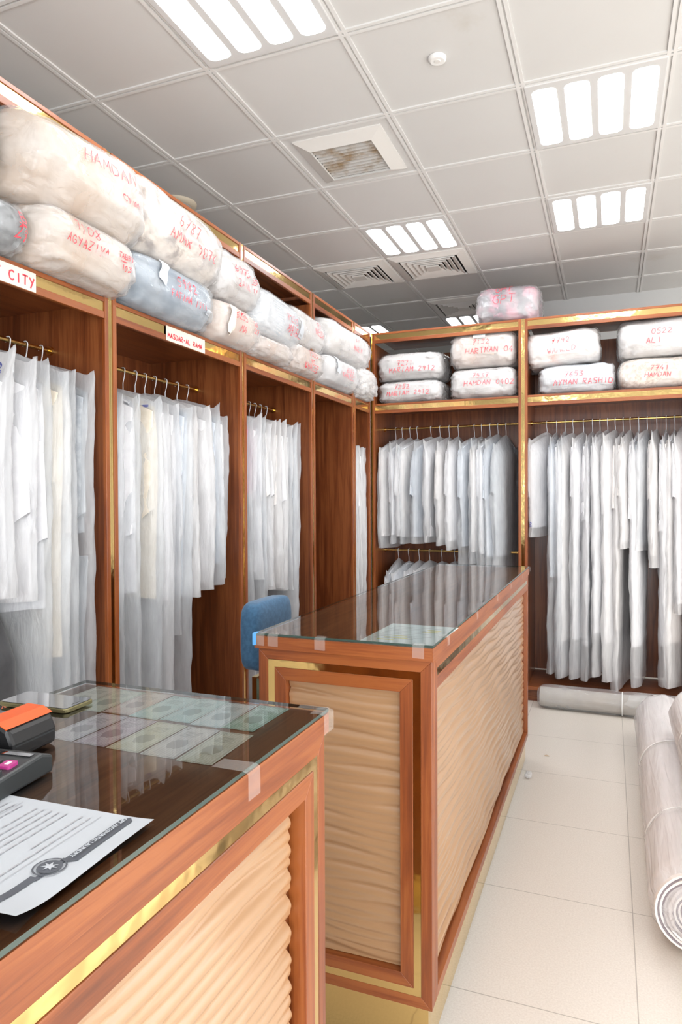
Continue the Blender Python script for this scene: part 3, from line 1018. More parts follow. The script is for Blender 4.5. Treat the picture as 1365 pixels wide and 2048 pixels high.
left_bundle(2.13, 2.775, ZSH, 2.49, 'bed_slate', 'slate blue bundle with 5982 written on it, behind the MASDAR sign', seed=16, film_='bale_film_clear', front=.10,
            lines=[('5982', .44, .64, .040), ('FATIMA 1711', .36, .43, .027)], tags=[(.30, .62, .05, .10, 'paper', -.5), (.80, .30, .04, .022, 'paper', 0)])
left_bundle(2.79, 3.20, 2.455, 2.715, 'bed_white', 'white bundle with 6975 written on it, upper layer beside the 6787 bundle', seed=17, front=.09,
            lines=[('6975', .28, .62, .036), ('ZAIN', .32, .38, .036), ('SS', .70, .60, .024), ('_', .69, .56, .035), ('11', .70, .40, .024)])
left_bundle(2.77, 3.20, ZSH, 2.465, 'bed_pale_pink', 'beige bundle with a paper tag, lower layer beside the slate blue bundle', seed=18, film_='bale_film_clear', front=.09,
            lines=[('6255', .30, .66, .034), ('MA', .42, .42, .03), ('SS', .72, .66, .022), ('127', .70, .5, .022)], tags=[(.24, .45, .045, .13, 'paper_warm', -.15)])
left_bundle(3.16, 3.74, 2.365, 2.64, 'bed_stripe', 'pale blue striped bundle with 7253 on it, upper layer of the third bay', seed=19, front=.09,
            lines=[('7253', .52, .58, .040), ('MADEL', .52, .36, .042)], tags=[(.86, .46, .05, .11, 'paper', -.1)], tilt=.05)
left_bundle(3.66, 4.20, 2.425, 2.67, 'bed_white', 'white rounded bundle on the upper layer, right of the striped one', seed=20, front=.05, tilt=.03,
            lines=[('NEDA', .52, .50, .040), ('72', .60, .72, .030)])
left_bundle(3.13, 3.60, ZSH, 2.375, 'bed_pale_pink', 'small slumped pale bundle under the pale blue striped bundle', seed=21, front=.09, film_='bale_film')
left_bundle(3.60, 4.11, ZSH, 2.445, 'bed_pale_pink', 'cream bundle on the lower layer, under the white rounded one', seed=22, front=.07,
            lines=[('7355', .40, .68, .034), ('95', .46, .46, .03), ('KHALEE', .32, .30, .034)])
left_bundle(4.13, 5.00, 2.45, 2.72, 'bed_white', 'white bundle on the upper layer nearest the corner', seed=23, front=.09,
            lines=[('67', .50, .68, .036), ('MARIM', .48, .45, .034)])
left_bundle(4.09, 4.74, ZSH, 2.465, 'bed_grey', 'grey mauve bundle on the lower layer nearest the corner', seed=24, film_='bale_film_clear', front=.09,
            lines=[('6747', .46, .62, .034), ('KHALEES', .34, .44, .034)], tags=[(.24, .6, .05, .11, 'paper', -.3)])
left_bundle(4.75, 5.10, ZSH, 2.50, 'bed_white', 'crumpled white bag standing upright in the corner of the racks', seed=25, wr=.03, front=.10, depth=.34, e=(.5, .7),
            tags=[(.30, .34, .035, .22, 'paper_warm', .12)])

GBB = 'bagged bundles on the back shelf'


def back_bundle(xa, xb, za, zb, bed, label, front=.0, depth=.46, **k):
    return bundle(((xa + xb) / 2, YB + .0 - front + depth / 2, za), 0, (xb - xa, depth, zb - za), bed, label, GBB, **k)


back_bundle(-1.735, -1.205, ZSH, 2.437, 'bed_white', 'white bundle with 7252 on it, bottom of the leftmost back stack', seed=31,
            lines=[('7252', .30, .68, .034), ('MARIAM 2912', .18, .42, .034)])
back_bundle(-1.735, -1.205, 2.427, 2.66, 'bed_white', 'white bundle with 7271 on it, top of the leftmost back stack', seed=32,
            lines=[('7271', .34, .58, .036), ('MARIAM 2912', .22, .36, .036)])
back_bundle(-1.15, -.64, ZSH, 2.50, 'bed_white', 'white bundle with 7537 on it, under the tall one by the back post', seed=33,
            lines=[('7537', .36, .72, .034), ('HAMDAN 0402', .24, .50, .036)])
back_bundle(-1.15, -.64, 2.482, 2.775, 'bed_pale_pink', 'tall cream-white bundle left of the back post, top of its stack', seed=34,
            lines=[('7132', .36, .68, .036), ('HARTMAN 0405', .26, .46, .038)], tags=[(.46, .78, .09, .04, 'paper_mint', 0)])
back_bundle(-.50, .035, ZSH, 2.475, 'bed_stripe', 'bluish white bundle with 7653 on it, lower one right of the back post', seed=35, film_='bale_film',
            lines=[('7653', .36, .62, .036), ('AYMAN RASHID', .22, .38, .036)])
back_bundle(-.575, -.055, 2.46, 2.735, 'bed_rosy_pale', 'white and pink bundle tilted on top of the 7653 bundle', seed=36, tilt=-.07,
            lines=[('7792', .36, .66, .036), ('WAHEED', .30, .42, .036)])
back_bundle(.045, .56, ZSH, 2.485, 'bed_fur', 'fluffy beige bundle at the right edge of the back shelf', seed=37, film_='bale_film_clear',
            lines=[('7741', .40, .62, .034), ('HAMDAN', .34, .44, .03)])
back_bundle(.045, .56, 2.47, 2.76, 'bed_white', 'white bundle on the fluffy beige one at the right edge', seed=38,
            lines=[('0522', .42, .62, .036), ('ALI', .36, .42, .036)])
bundle((-.725, YB + .27, ZT1 + .001), 0, (.48, .46, .305), 'bed_rosy', 'bundle with pink and dark print on top of the back rack', 'bundle on the rack top', seed=39,
       film_='bale_film', lines=[('GPT', .34, .80, .045), ('GPT', .30, .52, .062)])

t = thing('cardboard_box', 'small beige box on top of the left rack behind the biggest bundle', 'box', (-2.20, 2.50, ZT1 + .0005), .1)
mb = MB(); mb.box(-.09, .09, -.16, .16, 0, .17); mb.build('box_body', 'card_beige', t, .003)
mb = MB(); mb.box(-.092, .092, -.025, .025, .17, .1708); mb.build('packing_tape', 'tag_tan', t)


# paper signs on the shelf edge
def sign(y, w, h, z, txt, size, label, skip=0.0):
    t = thing('paper_sign', label, 'sign', (XL + .0042, y, z), 0, None)
    mb = MB(); mb.box(0, .0012, 0, w, 0, h); mb.build('paper', 'paper_warm', t)
    mb = MB()
    sts = strokes(txt, size, random.Random(3), 0.0, .12, 5.4)
    ribbons(mb, sts, .0058, lambda u, v: (.0016, .012 + skip + u, h * .22 + v))
    mb.build('handwriting', 'ink_orange' if False else 'ink_red', t, fix=False)


sign(2.462, .30, .062, ZS0 + .002, 'MASDAR-AL RAHA', .0212, 'white paper sign reading MASDAR-AL RAHA in red')
sign(1.46, .29, .062, ZS0 + .002, 'T CITY', .030, 'white paper sign ending in CITY at the left edge', .115)

# ------------------------------------------------------------------ counters


def frame_ring(mb, fn, s0, s1, t0, t1, w, n0, n1, only=(0, 1, 2, 3)):
    """four mitred pieces: 0 bottom rail, 1 right stile, 2 top rail, 3 left stile"""
    q = [(s0, t0), (s1, t0), (s1, t1), (s0, t1)]
    r = [(s0 + w, t0 + w), (s1 - w, t0 + w), (s1 - w, t1 - w), (s0 + w, t1 - w)]
    for i in only:
        j = (i + 1) % 4
        mb.prism([q[i], q[j], r[j], r[i]], fn, n0, n1)


def wood_frame(t, nm, hw, fn, s0, s1, t0, t1, w, n0, n1):
    """each piece a part of its own, with the grain along it"""
    for i, kind in ((0, '_rail'), (1, '_stile'), (2, '_rail'), (3, '_stile')):
        mb = MB()
        frame_ring(mb, fn, s0, s1, t0, t1, w, n0, n1, (i,))
        mb.build(nm + kind, hw if i % 2 == 0 else 'edge_z', t, .0012)


def waves(mb, fn, s0, s1, t0, t1, n0, amp, seed, ds=.016, horizontal=True):
    ph = random.Random(seed).uniform(0, 6)
    lam = .047
    nv = int((t1 - t0) / .0036) + 1
    nu = int((s1 - s0) / ds) + 1

    def g(i, j):
        s = s0 + (s1 - s0) * i / (nu - 1)
        t_ = t0 + (t1 - t0) * j / (nv - 1)
        base = t_ / lam + .80 * s + .03 * sin(2 * pi * s / .43 + ph)
        dif = .36 + .17 * sin(2 * pi * (s / .40 + t_ / .34) + ph * 1.3)
        b1 = abs(sin(pi * base))
        b2 = abs(sin(pi * (base + dif)))
        h = max(b1, .9 * b2)
        h = (h - .35) / .65
        h = max(h, 0.0) ** .9
        return fn(s, t_, n0 + amp * h)
    mb.grid(nu, nv, g)


def counter(label, xa, xb, ya, yb, seed, full_ring=True):
    t = thing('service_counter', label, 'counter', ((xa + xb) / 2, (ya + yb) / 2, 0))
    cx, cy = (xa + xb) / 2, (ya + yb) / 2
    X0, X1, Y0, Y1 = xa - cx, xb - cx, ya - cy, yb - cy
    zt, zb_ = 1.056, .128
    rc = .034          # depth of the framed faces in front of the carcass
    mb = MB(); mb.box(X0 + .012, X1 - .014, Y0 + .014, Y1 - .012, 0, zb_ - .0005); mb.build('plinth', 'gold', t)
    mb = MB(); mb.box(X0 + .002, X1 - rc, Y0 + rc, Y1 - .002, zb_, zt); mb.build('carcass', 'wood_z', t)
    mb = MB(); mb.box(X0 - .008, X1 + .004, Y0 - .006, Y1 + .006, zt + .0005, 1.0925); mb.build('worktop', 'desk_y', t, .002)
    mb = MB(); mb.box(X1 + .004, X1 + .0055, Y0 - .0075, Y1 + .0075, zt + .001, 1.092); mb.build('edge_banding', 'edge_y', t)
    mb = MB(); mb.box(X0 - .0095, X0 - .008, Y0 - .0075, Y1 + .0075, zt + .001, 1.092); mb.build('edge_banding', 'edge_y', t)
    mb = MB(); mb.box(X0 - .008, X1 + .004, Y0 - .0075, Y0 - .006, zt + .001, 1.092); mb.build('edge_banding', 'edge_x', t)
    mb = MB(); mb.box(X0 - .008, X1 + .004, Y1 + .006, Y1 + .0075, zt + .001, 1.092); mb.build('edge_banding', 'edge_x', t)
    faces = [(lambda s, t_, n_: (s, Y0 + rc - n_, t_), X0, X1, 'front'), (lambda s, t_, n_: (X1 - rc + n_, s, t_), Y0 + rc if False else Y0, Y1, 'side')]
    for fn, s0, s1, nm in faces:
        if nm == 'side':
            s0 = s0 + .0
        mtn = 'edge_z'
        o0 = s0 + (.0345 if nm == 'side' else 0)
        hw = 'edge_x' if nm == 'front' else 'edge_y'
        wood_frame(t, 'outer', hw, fn, s0 if nm == 'front' else o0, s1, zb_, zt, .030, .0005, rc)
        a0 = (s0 if nm == 'front' else o0)
        if nm == 'side' and not full_ring:
            # only the top rail carries the gold strip on this side
            mb = MB(); mb.prism([(a0 + .0304, zt - .0304 - .020), (s1 - .0304, zt - .0304 - .020), (s1 - .0304, zt - .0304), (a0 + .0304, zt - .0304)], fn, .0005, rc - .001)
            mb.build('gold_inlay', 'gold', t)
            mb = MB(); mb.prism([(a0 + .0304, zt - .086), (s1 - .0304, zt - .086), (s1 - .0304, zt - .0508), (a0 + .0304, zt - .0508)], fn, .0005, rc)
            mb.build('inner_rail', 'edge_y', t, .0012)
            p0, p1, p2, p3 = a0 + .034, s1 - .048, zb_ + .045, zt - .092
        else:
            mb = MB()
            frame_ring(mb, fn, a0 + .0304, s1 - .0304, zb_ + .0304, zt - .0304, .020, .0005, rc - .001)
            mb.build('gold_inlay', 'gold', t)
            wood_frame(t, 'inner', hw, fn, a0 + .0508, s1 - .0508, zb_ + .0508, zt - .0508, .036, .0005, rc + .001)
            p0, p1, p2, p3 = a0 + .088, s1 - (.088 if nm == 'front' else .105), zb_ + .088, zt - .088
        mb = MB()
        waves(mb, fn, p0, p1, p2, p3, .003, .0125, seed + (nm == 'side'), .010 if nm == 'front' else .016)
        mb.build('wave_panel', 'wave', t, fix=False)
    return t


counter('wooden counter with one sheet under its glass top, running back to the rear rack', -.945, -.435, 1.755, 4.03, 3, False)
counter('nearest wooden counter in the lower left, with banknotes under its glass', -1.030, -.485, -.60, 1.150, 8)


def glass_top(label, xa, xb, ya, yb):
    t = thing('glass_top', label, 'glass top', ((xa + xb) / 2, (ya + yb) / 2, 1.0945))
    w, d = (xb - xa) / 2, (yb - ya) / 2
    mb = MB()
    mb.add([(-w, -d, .006), (w, -d, .006), (w, d, .006), (-w, d, .006)], [(0, 1, 2, 3)])
    mb.build('pane', 'glass', t, fix=False)
    mb = MB()
    for a_, b__ in (((-w, -d), (w, -d)), ((w, -d), (w, d)), ((w, d), (-w, d)), ((-w, d), (-w, -d))):
        mb.add([(*a_, 0), (*b__, 0), (*b__, .006), (*a_, .006)], [(0, 1, 2, 3)])
    mb.build('polished_edge', 'glass_edge', t, fix=False)
    return t, w, d


def tape(parent, u, side, w, d, ln=.03, mat='tape', drop=.028, over=.018):
    """strip of tape folded over an edge of the glass; local to the pane"""
    mb = MB()
    prof = [(-over, .0066), (0, .0068), (.0098 if side == 'R' else .0092, .004), (.0100 if side == 'R' else .0095, -drop)]

    def pt(k, v):
        o, z = prof[k]
        if side == 'F':
            return (u + v, -d - o, z)
        if side == 'R':
            return (w + o, u + v, z)
        return (u + v, d + o, z)
    vs = []
    for k in range(4):
        for v in (-ln / 2, 0, ln / 2):
            p = pt(k, v)
            vs.append((p[0], p[1], p[2] + .0006 * sin(k * 2 + v * 300)))
    mb.add(vs, [(k * 3 + i, k * 3 + i + 1, (k + 1) * 3 + i + 1, (k + 1) * 3 + i) for k in range(3) for i in range(2)], True)
    mb.build('tape_strip', mat, parent, fix=False)


g2, w, d = glass_top('glass sheet on the far counter, taped at its near edge', -.954, -.4295, 1.749, 4.036)
for u in (-.20, -.055, .225):
    tape(g2, u, 'F', w, d, .032)
tape(g2, -w + .003, 'F', w, d, .012, 'blue_tape')
tape(g2, -w + .022, 'F', w, d, .026)
for u in (-1.0, -.55, -.1, .3, .75, 1.10):
    tape(g2, u, 'R', w, d, .03, drop=.02)
g1, w, d = glass_top('glass sheet on the near counter, over the banknotes', -1.039, -.4795, -.606, 1.157)
tape(g1, d - .30, 'R', w, d, .035, over=.05, drop=.035)
tape(g1, d - .022, 'R', w, d, .044, drop=.03)
tape(g1, w - .03, 'B', w, d, .05, drop=.02)

# ------------------------------------------------------------------ banknotes and papers under the glass
ZW = 1.0931
NOTE_COL = {'sand': ((.62, .58, .50), (.72, .69, .62)), 'sage': ((.52, .60, .50), (.74, .72, .60)), 'rose': ((.66, .45, .42), (.76, .66, .60)),
            'teal': ((.40, .64, .62), (.66, .80, .76)), 'aqua': ((.36, .60, .60), (.60, .76, .73)), 'sky': ((.55, .70, .76), (.76, .84, .86)),
            'green': ((.18, .42, .30), (.50, .72, .66)), 'lilac': ((.58, .48, .62), (.78, .72, .78)), 'magenta': ((.50, .30, .44), (.74, .62, .68)),
            'olive': ((.62, .58, .38), (.78, .75, .60)), 'blush': ((.62, .54, .54), (.80, .74, .72)), 'khaki': ((.58, .56, .42), (.76, .74, .64))}
for k, (c1, c2) in NOTE_COL.items():
    m, nt, b, n, l = new_mat('note_' + k)
    wv = n.new('ShaderNodeTexWave'); wv.inputs['Scale'].default_value = 60; wv.inputs['Distortion'].default_value = 6; wv.inputs['Detail'].default_value = 2
    l.new(tex_coord(n, l), wv.inputs['Vector'])
    nf = noise_tex(n, l, tex_coord(n, l), 26, 3)
    ad = n.new('ShaderNodeMath'); ad.operation = 'MULTIPLY_ADD'
    l.new(wv.outputs['Fac'], ad.inputs[0]); ad.inputs[1].default_value = .3; l.new(nf, ad.inputs[2])
    l.new(ramp(n, l, ad.outputs[0], [(.42, tuple(.2 + .8 * c for c in c1)), (.8, tuple(.3 + .7 * c for c in c2))]), b.inputs['Base Color'])
    setp(b, rough=.6)
    MATS['note_' + k] = m
    c1 = tuple(.35 + .65 * c for c in c1)
    simple('noteink_' + k, tuple(c * .72 for c in c1), .6)


def banknote(x, y, rz, col, label, num):
    rng = random.Random(int(x * 977 + y * 313))
    t = thing('banknote', label, 'banknote', (x, y, ZW), rz, 'banknotes under the glass')
    w, d = .031, .068
    mb = MB(); mb.box(-w, w, -d, d, 0, .0003); mb.build('paper', 'note_' + col, t)
    ink = 'noteink_' + col
    mb = MB()
    frame_ring(mb, flat, -w + .003, w - .003, -d + .003, d - .003, .0012, .0003, .00045)
    mb.build('printed_border', ink, t)
    mb = MB()
    k = [(.016 * cos(q * pi / 10), -.012 + .020 * sin(q * pi / 10) * (1 + .15 * sin(q * 2))) for q in range(20)]
    mb.prism(k, flat, .0003, .00045); mb.build('printed_vignette', ink, t)
    mb = MB()
    for q in range(5):
        yy = .022 + q * .005
        mb.prism([(-.018, yy), (.012 + rng.uniform(-.006, .004), yy), (.012, yy + .0016), (-.018, yy + .0016)], flat, .0003, .00045)
    mb.build('printed_lines', ink, t)
    text_obj('printed_number', num, ink, .014, Matrix.Translation((-.026, .052, .0004)), t)


row1 = [('sand', 'grey sand banknote at the far left end of the back row', '10'), ('sage', 'pale sage banknote, second in the back row', '5'), ('rose', 'rose brown banknote, third in the back row', '50'),
        ('teal', 'pale teal banknote, fourth in the back row', '20'), ('aqua', 'aqua banknote, fifth in the back row', '20'), ('sky', 'pale blue banknote with a square mark, sixth in the back row', '1'),
        ('green', 'dark green and mint banknote at the right end of the back row', '10')]
for i, (c_, lb, nu_) in enumerate(row1):
    banknote(-.968 + i * .0636, 1.080 - (.004 if i % 2 else 0), .02 * (i % 3 - 1), c_, lb, nu_)
row2 = [('lilac', 'lilac banknote at the left end of the front row, by the card terminal', '5'), ('magenta', 'magenta banknote, second in the front row', '100'), ('olive', 'olive yellow banknote, middle of the front row', '1'),
        ('blush', 'blush grey banknote, fourth in the front row', '2'), ('khaki', 'khaki banknote at the right end of the front row', '10')]
for i, (c_, lb, nu_) in enumerate(row2):
    banknote(-.838 + i * .0655, .936 - i * .002, -.03 + .015 * i, c_, lb, nu_)

t = thing('printed_sheet', 'white sheet with yellow marked lines under the far counter glass', 'paper', (-.535, 1.915, ZW), -.03)
mb = MB(); mb.box(-.105, .105, -.148, .148, 0, .0004); mb.build('paper', 'paper_mint', t)
mb = MB()
for q in range(9):
    mb.prism([(-.085, .10 - q * .022), (.07 - .02 * (q % 3), .10 - q * .022), (.07 - .02 * (q % 3), .103 - q * .022), (-.085, .103 - q * .022)], flat, .0004, .0006)
mb.build('printed_lines', 'ink_faint', t)
mb = MB()
for x_, y_, w_ in ((-.06, -.07, .07), (-.05, -.04, .05), (.02, .04, .05), (-.07, -.10, .05), (.03, .065, .04)):
    mb.prism([(x_, y_), (x_ + w_, y_), (x_ + w_, y_ + .012), (x_, y_ + .012)], flat, .0004, .0005)
mb.build('highlighter', 'yellow_mark', t)

# ------------------------------------------------------------------ things on the near counter
ZG = 1.1007
t = thing('smartphone', 'black smartphone with dull gold rim lying on the banknote glass', 'phone', (-.985, .993, ZG), .03)
mb = MB(); mb.prism(rrect(0, 0, .158, .076, .010), flat, 0, .0078); mb.build('case', 'phone_rim', t, .0015)
mb = MB(); mb.prism(rrect(0, 0, .152, .070, .008), flat, .0078, .0086); mb.build('screen', 'phone_glass', t)
mb = MB(); mb.prism(rrect(.068, 0, .002, .022, .0009), flat, .0086, .0087); mb.build('earpiece', 'dark_plastic', t)

t = thing('card_terminal', 'black card payment terminal with an orange top strip', 'card terminal', (-.853, .790, ZG), .06)
mb = MB()
prof = [(.045, .004), (.045, .026), (.036, .046), (.018, .055), (-.012, .056), (-.045, .040), (-.14, .026), (-.14, .004), (-.125, 0), (.034, 0)]
mb.prism(prof, lambda s, t_, n_: (s, n_, t_), -.046, .046)
o = mb.build('terminal_body', 'black_plastic', t, .006)
mb = MB(); mb.prism([(.0185, .0554), (.0345, .0478), (.0355, .0486), (.0185, .0567), (-.0115, .0577), (-.0118, .0567)], lambda s, t_, n_: (s, n_, t_), -.047, .047)
mb.build('orange_strip', 'orange_plastic', t)
mb = MB(); mb.box(.0445, .0456, -.040, .040, .0215, .0235); mb.build('paper_slot', 'dark_plastic', t)
mb = MB(); mb.prism([(-.052, .0378), (-.13, .0284), (-.13, .0292), (-.052, .0388)], lambda s, t_, n_: (s, n_, t_), -.036, .036); mb.build('screen', 'phone_glass', t)

t = thing('calculator', 'black desktop calculator at the left edge of the near counter', 'calculator', (-.793, .640, ZG), .12)
mb = MB()
mb.prism([(-.10, 0), (.10, 0), (.10, .024), (.078, .032), (-.10, .022)], lambda s, t_, n_: (n_, s, t_), -.075, .075)
mb.build('case', 'dark_plastic', t, .004)
slope = (.032 - .022) / .178
for ix in range(6):
    for iy in range(5):
        xk, yk = -.060 + ix * .0232, -.082 + iy * .029
        zk = .022 + (yk + .10) * slope + .0004
        mb = MB(); mb.prism(rrect(xk, yk, .0175, .019, .003, 3), lambda s, t_, n_: (s, t_, n_ + .022 + (t_ + .10) * slope), -.001, .0045)
        ky = mb.build('key', 'key_magenta' if (ix, iy) in ((2, 4), (5, 4)) else 'key_dark', t)
        mb = MB(); mb.prism([(xk - .003, yk - .004), (xk + .003, yk - .004), (xk + .003, yk + .004), (xk - .003, yk + .004)], lambda s, t_, n_: (s, t_, n_ + .022 + (t_ + .10) * slope), .0045, .0048)
        mb.build('key_mark', 'white_plastic', ky)
mb = MB(); mb.prism([(.064, .0), (.074, .0), (.074, .0015), (.064, .0015)], lambda s, t_, n_: (n_, s, t_ + .0312), -.065, .065); mb.build('display', 'phone_glass', t)

# letterhead: header along its +x edge, lines run towards -y
t = thing('letter_sheet', 'white letterhead sheet with a dark banner, on the near counter', 'paper', (-.648, .562, ZG + .0002), .03)


def ph_(x, y):
    """height of the slightly curling sheet"""
    c = max(0.0, (-y - .055) / .06)
    r_ = max(0.0, (x - .10) / .05)
    return .0004 + 0.0025 * r_ * r_ * (.5 + .5 * sin(y * 22)) + .010 * c * c * max(0, (x + .15) / .3)


mb = MB()
mb.grid(31, 22, lambda i, j: (-.1485 + .297 * i / 30, -.105 + .21 * j / 21, ph_(-.1485 + .297 * i / 30, -.105 + .21 * j / 21)))
pp = mb.build('paper', 'paper', t, fix=False)


def on_paper(s, u):
    """u along reading direction (towards -y, 0 at +y edge), s down the page from the header edge"""
    x, y = .1485 - s, .105 - u
    return (x, y, ph_(x, y) + .0011)


def strip(mb, s0, s1, u0, u1):
    k = 8
    vs = []
    for i in range(k + 1):
        u = u0 + (u1 - u0) * i / k
        vs += [on_paper(s0, u), on_paper(s1, u)]
    mb.add(vs, [(2 * i, 2 * i + 1, 2 * i + 3, 2 * i + 2) for i in range(k)])


mb = MB()
strip(mb, .022, .038, .012, .105)
mb.add([on_paper(.022, .012), on_paper(.030, .004), on_paper(.038, .012)], [(0, 1, 2)])
mb.add([on_paper(.022, .105), on_paper(.038, .105), on_paper(.038, .112), on_paper(.034, .112)], [(0, 1, 2, 3)])
strip(mb, .036, .046, .145, .208)
strip(mb, .034, .040, .105, .150)
mb.build('printed_banner', 'ink_grey', pp, fix=False)
mb = MB()
for r0_, r1_ in ((.0, .013), (.0155, .0175)):
    vs = []
    for q in range(25):
        a_ = 2 * pi * q / 24
        vs += [on_paper(.040 + r0_ * cos(a_), .125 + r0_ * sin(a_)), on_paper(.040 + r1_ * cos(a_), .125 + r1_ * sin(a_))]
    mb.add([(v[0], v[1], v[2] + .0006) for v in vs], [(2 * i, 2 * i + 1, 2 * i + 3, 2 * i + 2) for i in range(24)])
mb.build('printed_crest', 'ink_grey', pp, fix=False)
mb = MB()
vs = [(lambda p_: (p_[0], p_[1], p_[2] + .0012))(on_paper(.040 + r_ * cos(a_), .125 + r_ * sin(a_) * .8)) for r_, a_ in
      [(.010 if q % 2 else .004, q * pi / 7) for q in range(14)]]
mb.add(vs, [tuple(range(14))])
mb.build('crest_motif', 'paper', pp, fix=False)
rot = Matrix.Rotation(-pi / 2, 4, 'Z')
text_obj('banner_text', 'GPT AUTOMATIC LAUNDRY', 'paper', .0072, Matrix.Translation((.1485 - .032, .105 - .014, .0052)) @ rot, pp, .0001)
rg = random.Random(4)
mb = MB()
for q in range(15):
    s_ = .075 + q * .0115
    if q in (2, 8):
        continue
    u_ = .02
    while u_ < (.17 if q not in (1, 7) else .09):
        wl = rg.uniform(.006, .018)
        strip(mb, s_, s_ + .0022, u_, min(u_ + wl, .186))
        u_ += wl + .003
mb.build('printed_text', 'ink_faint', pp, fix=False)
mb = MB()
for s_ in (.066, .186):
    strip(mb, s_, s_ + .0008, .012, .19)
mb.build('printed_rules', 'ink_faint', pp, fix=False)

# a second sheet corner under the bottom curl
t = thing('loose_sheet', 'corner of a white sheet below the letterhead at the left edge', 'paper', (-.60, .395, ZG + .0002), -.12)
mb = MB()
mb.grid(16, 12, lambda i, j: (-.10 + .20 * i / 15, -.10 + .14 * j / 11, .0006 + .016 * max(0, (i - 9) / 6) ** 2))
pq = mb.build('paper', 'paper', t, fix=False)
mb = MB()
for q in range(4):
    mb.prism([(-.05, .0 - q * .012), (.01, .0 - q * .012), (.01, .002 - q * .012), (-.05, .002 - q * .012)], flat, .0008, .001)
mb.build('printed_text', 'ink_faint', pq)

# ------------------------------------------------------------------ stool
t = thing('counter_stool', 'blue upholstered stool with gold legs behind the far counter', 'stool', (-1.12, 2.46, 0), 0)


def cushion(cx_, cy_, cz_, sx, sy, sz, e=.45, nu=32, nv=20, top_puff=0):
    mb = MB()

    def sp(v, ee):
        return math.copysign(abs(v) ** ee, v)

    def fn(i, j):
        an, la = 2 * pi * i / nu, -pi / 2 + pi * j / (nv - 1)
        r = max(abs(cos(la)), 1e-4) ** e
        x, y, z = r * sp(cos(an), e), r * sp(sin(an), e), sp(sin(la), e)
        n_ = fbm(x * 2 + cx_ * 9, y * 2, z * 2, 2) * .02
        return (cx_ + sx / 2 * x * (1 + n_), cy_ + sy / 2 * y * (1 + n_), cz_ + sz / 2 * z * (1 + n_))
    mb.grid(nu, nv, fn, wrap=True)
    return mb


cushion(.02, 0, .66, .40, .40, .11, .4).build('seat', 'stool_blue', t)
cushion(-.165, 0, .955, .085, .33, .27, .38).build('backrest', 'stool_blue', t)
mb = MB(); mb.box(-.17, -.15, -.12, .12, .60, .80); mb.build('back_support', 'gold', t)
for sx in (-1, 1):
    for sy in (-1, 1):
        mb = MB()
        mb.tube([(.02 + sx * .15, sy * .15, .61), (.02 + sx * .175, sy * .175, .5), (.02 + sx * .20, sy * .20, .0)], .012, 12)
        mb.build('leg', 'gold', t)
mb = MB()
q = .187
mb.tube([(.02 - q, -q, .25), (.02 + q, -q, .25), (.02 + q, q, .25), (.02 - q, q, .25), (.02 - q, -q, .25)], .009, 10)
mb.build('foot_rail', 'gold', t)


# ------------------------------------------------------------------ rolled carpets in plastic
m, nt, b, n, l = new_mat('pile_light'); setp(b, col=(.86, .81, .78), rough=.95); MATS['pile_light'] = m
m, nt, b, n, l = new_mat('pile_back'); setp(b, col=(.27, .23, .25), rough=.9); MATS['pile_back'] = m
m, nt, b, n, l = new_mat('pile_grey'); setp(b, col=(.42, .38, .34), rough=.9); MATS['pile_grey'] = m


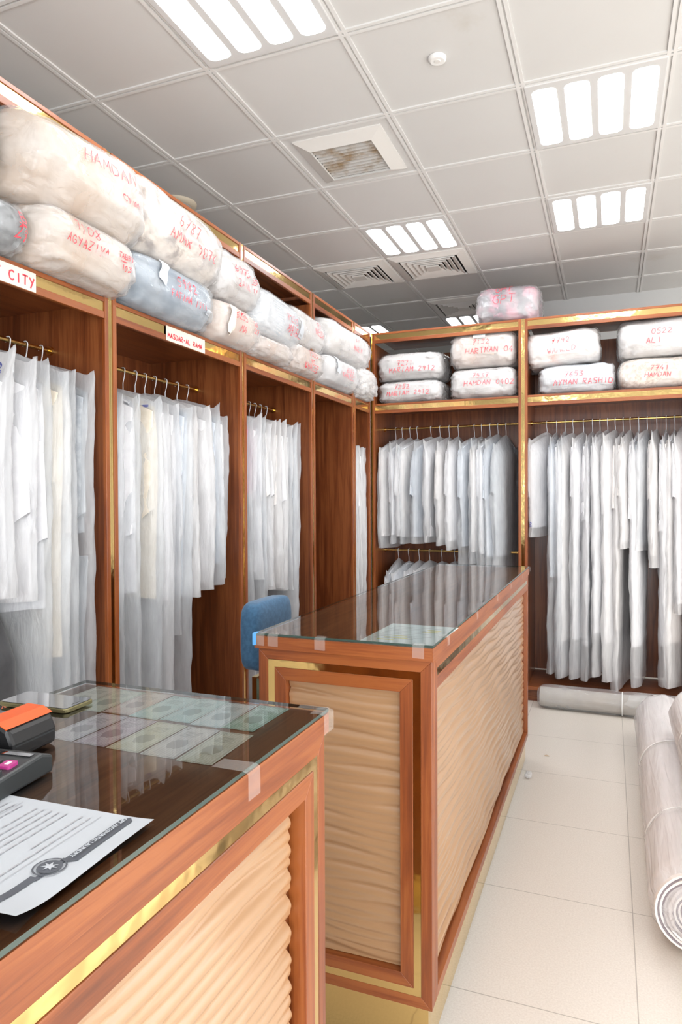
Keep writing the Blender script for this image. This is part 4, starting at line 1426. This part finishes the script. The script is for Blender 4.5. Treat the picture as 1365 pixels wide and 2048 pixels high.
def carpet_roll(label, p0, p1, R, seed, turns=9, film_='roll_film', outer='pile_light', ties=(), z=0.0):
    """rolled carpet from p0 (near end) to p1, axis horizontal at height R"""
    p0, p1 = Vector(p0), Vector(p1)
    Lr = (p1 - p0).length
    ang = math.atan2(p1.y - p0.y, p1.x - p0.x) - pi / 2
    t = thing('carpet_roll', label, 'carpet roll', (p0.x, p0.y, z), ang, 'rolled carpets in plastic on the floor')
    rng = random.Random(seed)
    ri = .02
    pitch = (R * .965 - ri) / turns
    for k, (f0, f1, mat, nm) in enumerate(((.42, .96, outer, 'pile'), (.0, .36, 'pile_back', 'backing'))):
        mb = MB()
        N = turns * 36
        vs = []
        for i in range(N + 1):
            a_ = 2 * pi * i / 36
            rb = ri + pitch * i / 36
            for rr, yy in ((rb + pitch * f0 - pitch, 0), (rb + pitch * f1 - pitch, 0), (rb + pitch * f1 - pitch, Lr), (rb + pitch * f0 - pitch, Lr)):
                rr = max(rr, .004)
                vs.append((rr * cos(a_), yy + (.006 * sin(a_ * 1.7 + 2) if yy == 0 else 0), R + rr * sin(a_) * .97))
        fs = []
        for i in range(N):
            for q in range(4):
                fs.append((i * 4 + q, i * 4 + (q + 1) % 4, (i + 1) * 4 + (q + 1) % 4, (i + 1) * 4 + q))
        mb.add(vs, fs)
        mb.build(nm, mat, t)
    mb = MB()
    nu, nv = 56, 60
    sd = seed * 2.7

    def fn(i, j):
        a_ = 2 * pi * i / nu
        v = j / (nv - 1)
        yy = -.02 + (Lr + .04) * v
        endk = min(1, v * 30, (1 - v) * 24)
        rr = (R * .985 + .005) * (.55 + .45 * max(0, endk) ** .5 if endk < 1 else 1.0)
        f_ = fbm(cos(a_) * 2.2 + sd, sin(a_) * 2.2 + yy * .7, yy * 1.3 + sd)
        f2 = sin(a_ * 11 + 5 * yy + sd + 2 * f_)
        rr += .004 * f_ + .0028 * f2
        for ty in ties:
            rr -= .010 * math.exp(-((yy - ty * Lr) / .02) ** 2)
        return (rr * cos(a_), yy, max(R + rr * sin(a_), .0015))
    mb.grid(nu, nv, fn, wrap=True)
    mb.add([fn(i, nv - 1) for i in range(nu)], [tuple(range(nu))], True)
    wrap = mb.build('plastic_wrap', film_, t, fix=False)
    mb = MB()
    mb.grid(nu, 5, lambda i, j: tuple(Vector(fn(i, 0)) * (1 - j / 4.4) + Vector((0, -.012, R)) * (j / 4.4)), wrap=True)
    mb.build('plastic_end', 'end_film', wrap, fix=False)
    for ty in ties:
        mb = MB(); mb.tube([((R * .985 + .0) * cos(q * pi / 16), ty * Lr, R + (R * .985) * sin(q * pi / 16) * .99) for q in range(33)], .0035, 6, cap=False)
        mb.build('tie_string', 'white_plastic', wrap)


carpet_roll('pale carpet roll in plastic, its coiled end facing the viewer', (.275, 2.44, 0), (.295, 4.62, 0), .150, 2, ties=(.22, .58))
carpet_roll('pale carpet roll in plastic lying on the other two floor rolls, at the right edge', (.425, 2.05, 0), (.418, 3.80, 0), .145, 4, ties=(.35, .7), z=.268)
carpet_roll('pale carpet roll on the floor beyond the right edge, under the upper roll', (.585, 2.30, 0), (.600, 4.40, 0), .148, 5, ties=(.3, .7))
carpet_roll('thin grey-brown roll in plastic along the foot of the back rack', (.62, 5.04, 0), (-.46, 5.08, 0), .080, 6, 4, 'bale_film_clear', 'pile_grey', ties=(.5,))

# ------------------------------------------------------------------ litter
rng = random.Random(9)
mb = MB()
mb.grid(14, 9, lambda i, j: tuple(Vector((cos(2 * pi * i / 14) * sin(pi * j / 8), sin(2 * pi * i / 14) * sin(pi * j / 8), cos(pi * j / 8) + 1.0)) * .018 * (1 + .5 * fbm(i * .9, j * 1.3, 2.0))), wrap=True, smooth=False)
o = mb.build('crumpled_wrapper', 'cover_white', None, loc=(-.402, 3.735, .001))
tag(o, 'small crumpled white wrapper on the floor beside the far counter', 'litter')
mb = MB(); mb.tube([(0, 0, .004), (.012, .003, .005), (.026, -.002, .004)], [.002, .0035, .002], 8)
o = mb.build('brown_scrap', 'card_beige', None, loc=(-.35, 4.10, 0))
tag(o, 'tiny brown scrap on the floor tiles near the far counter', 'litter')
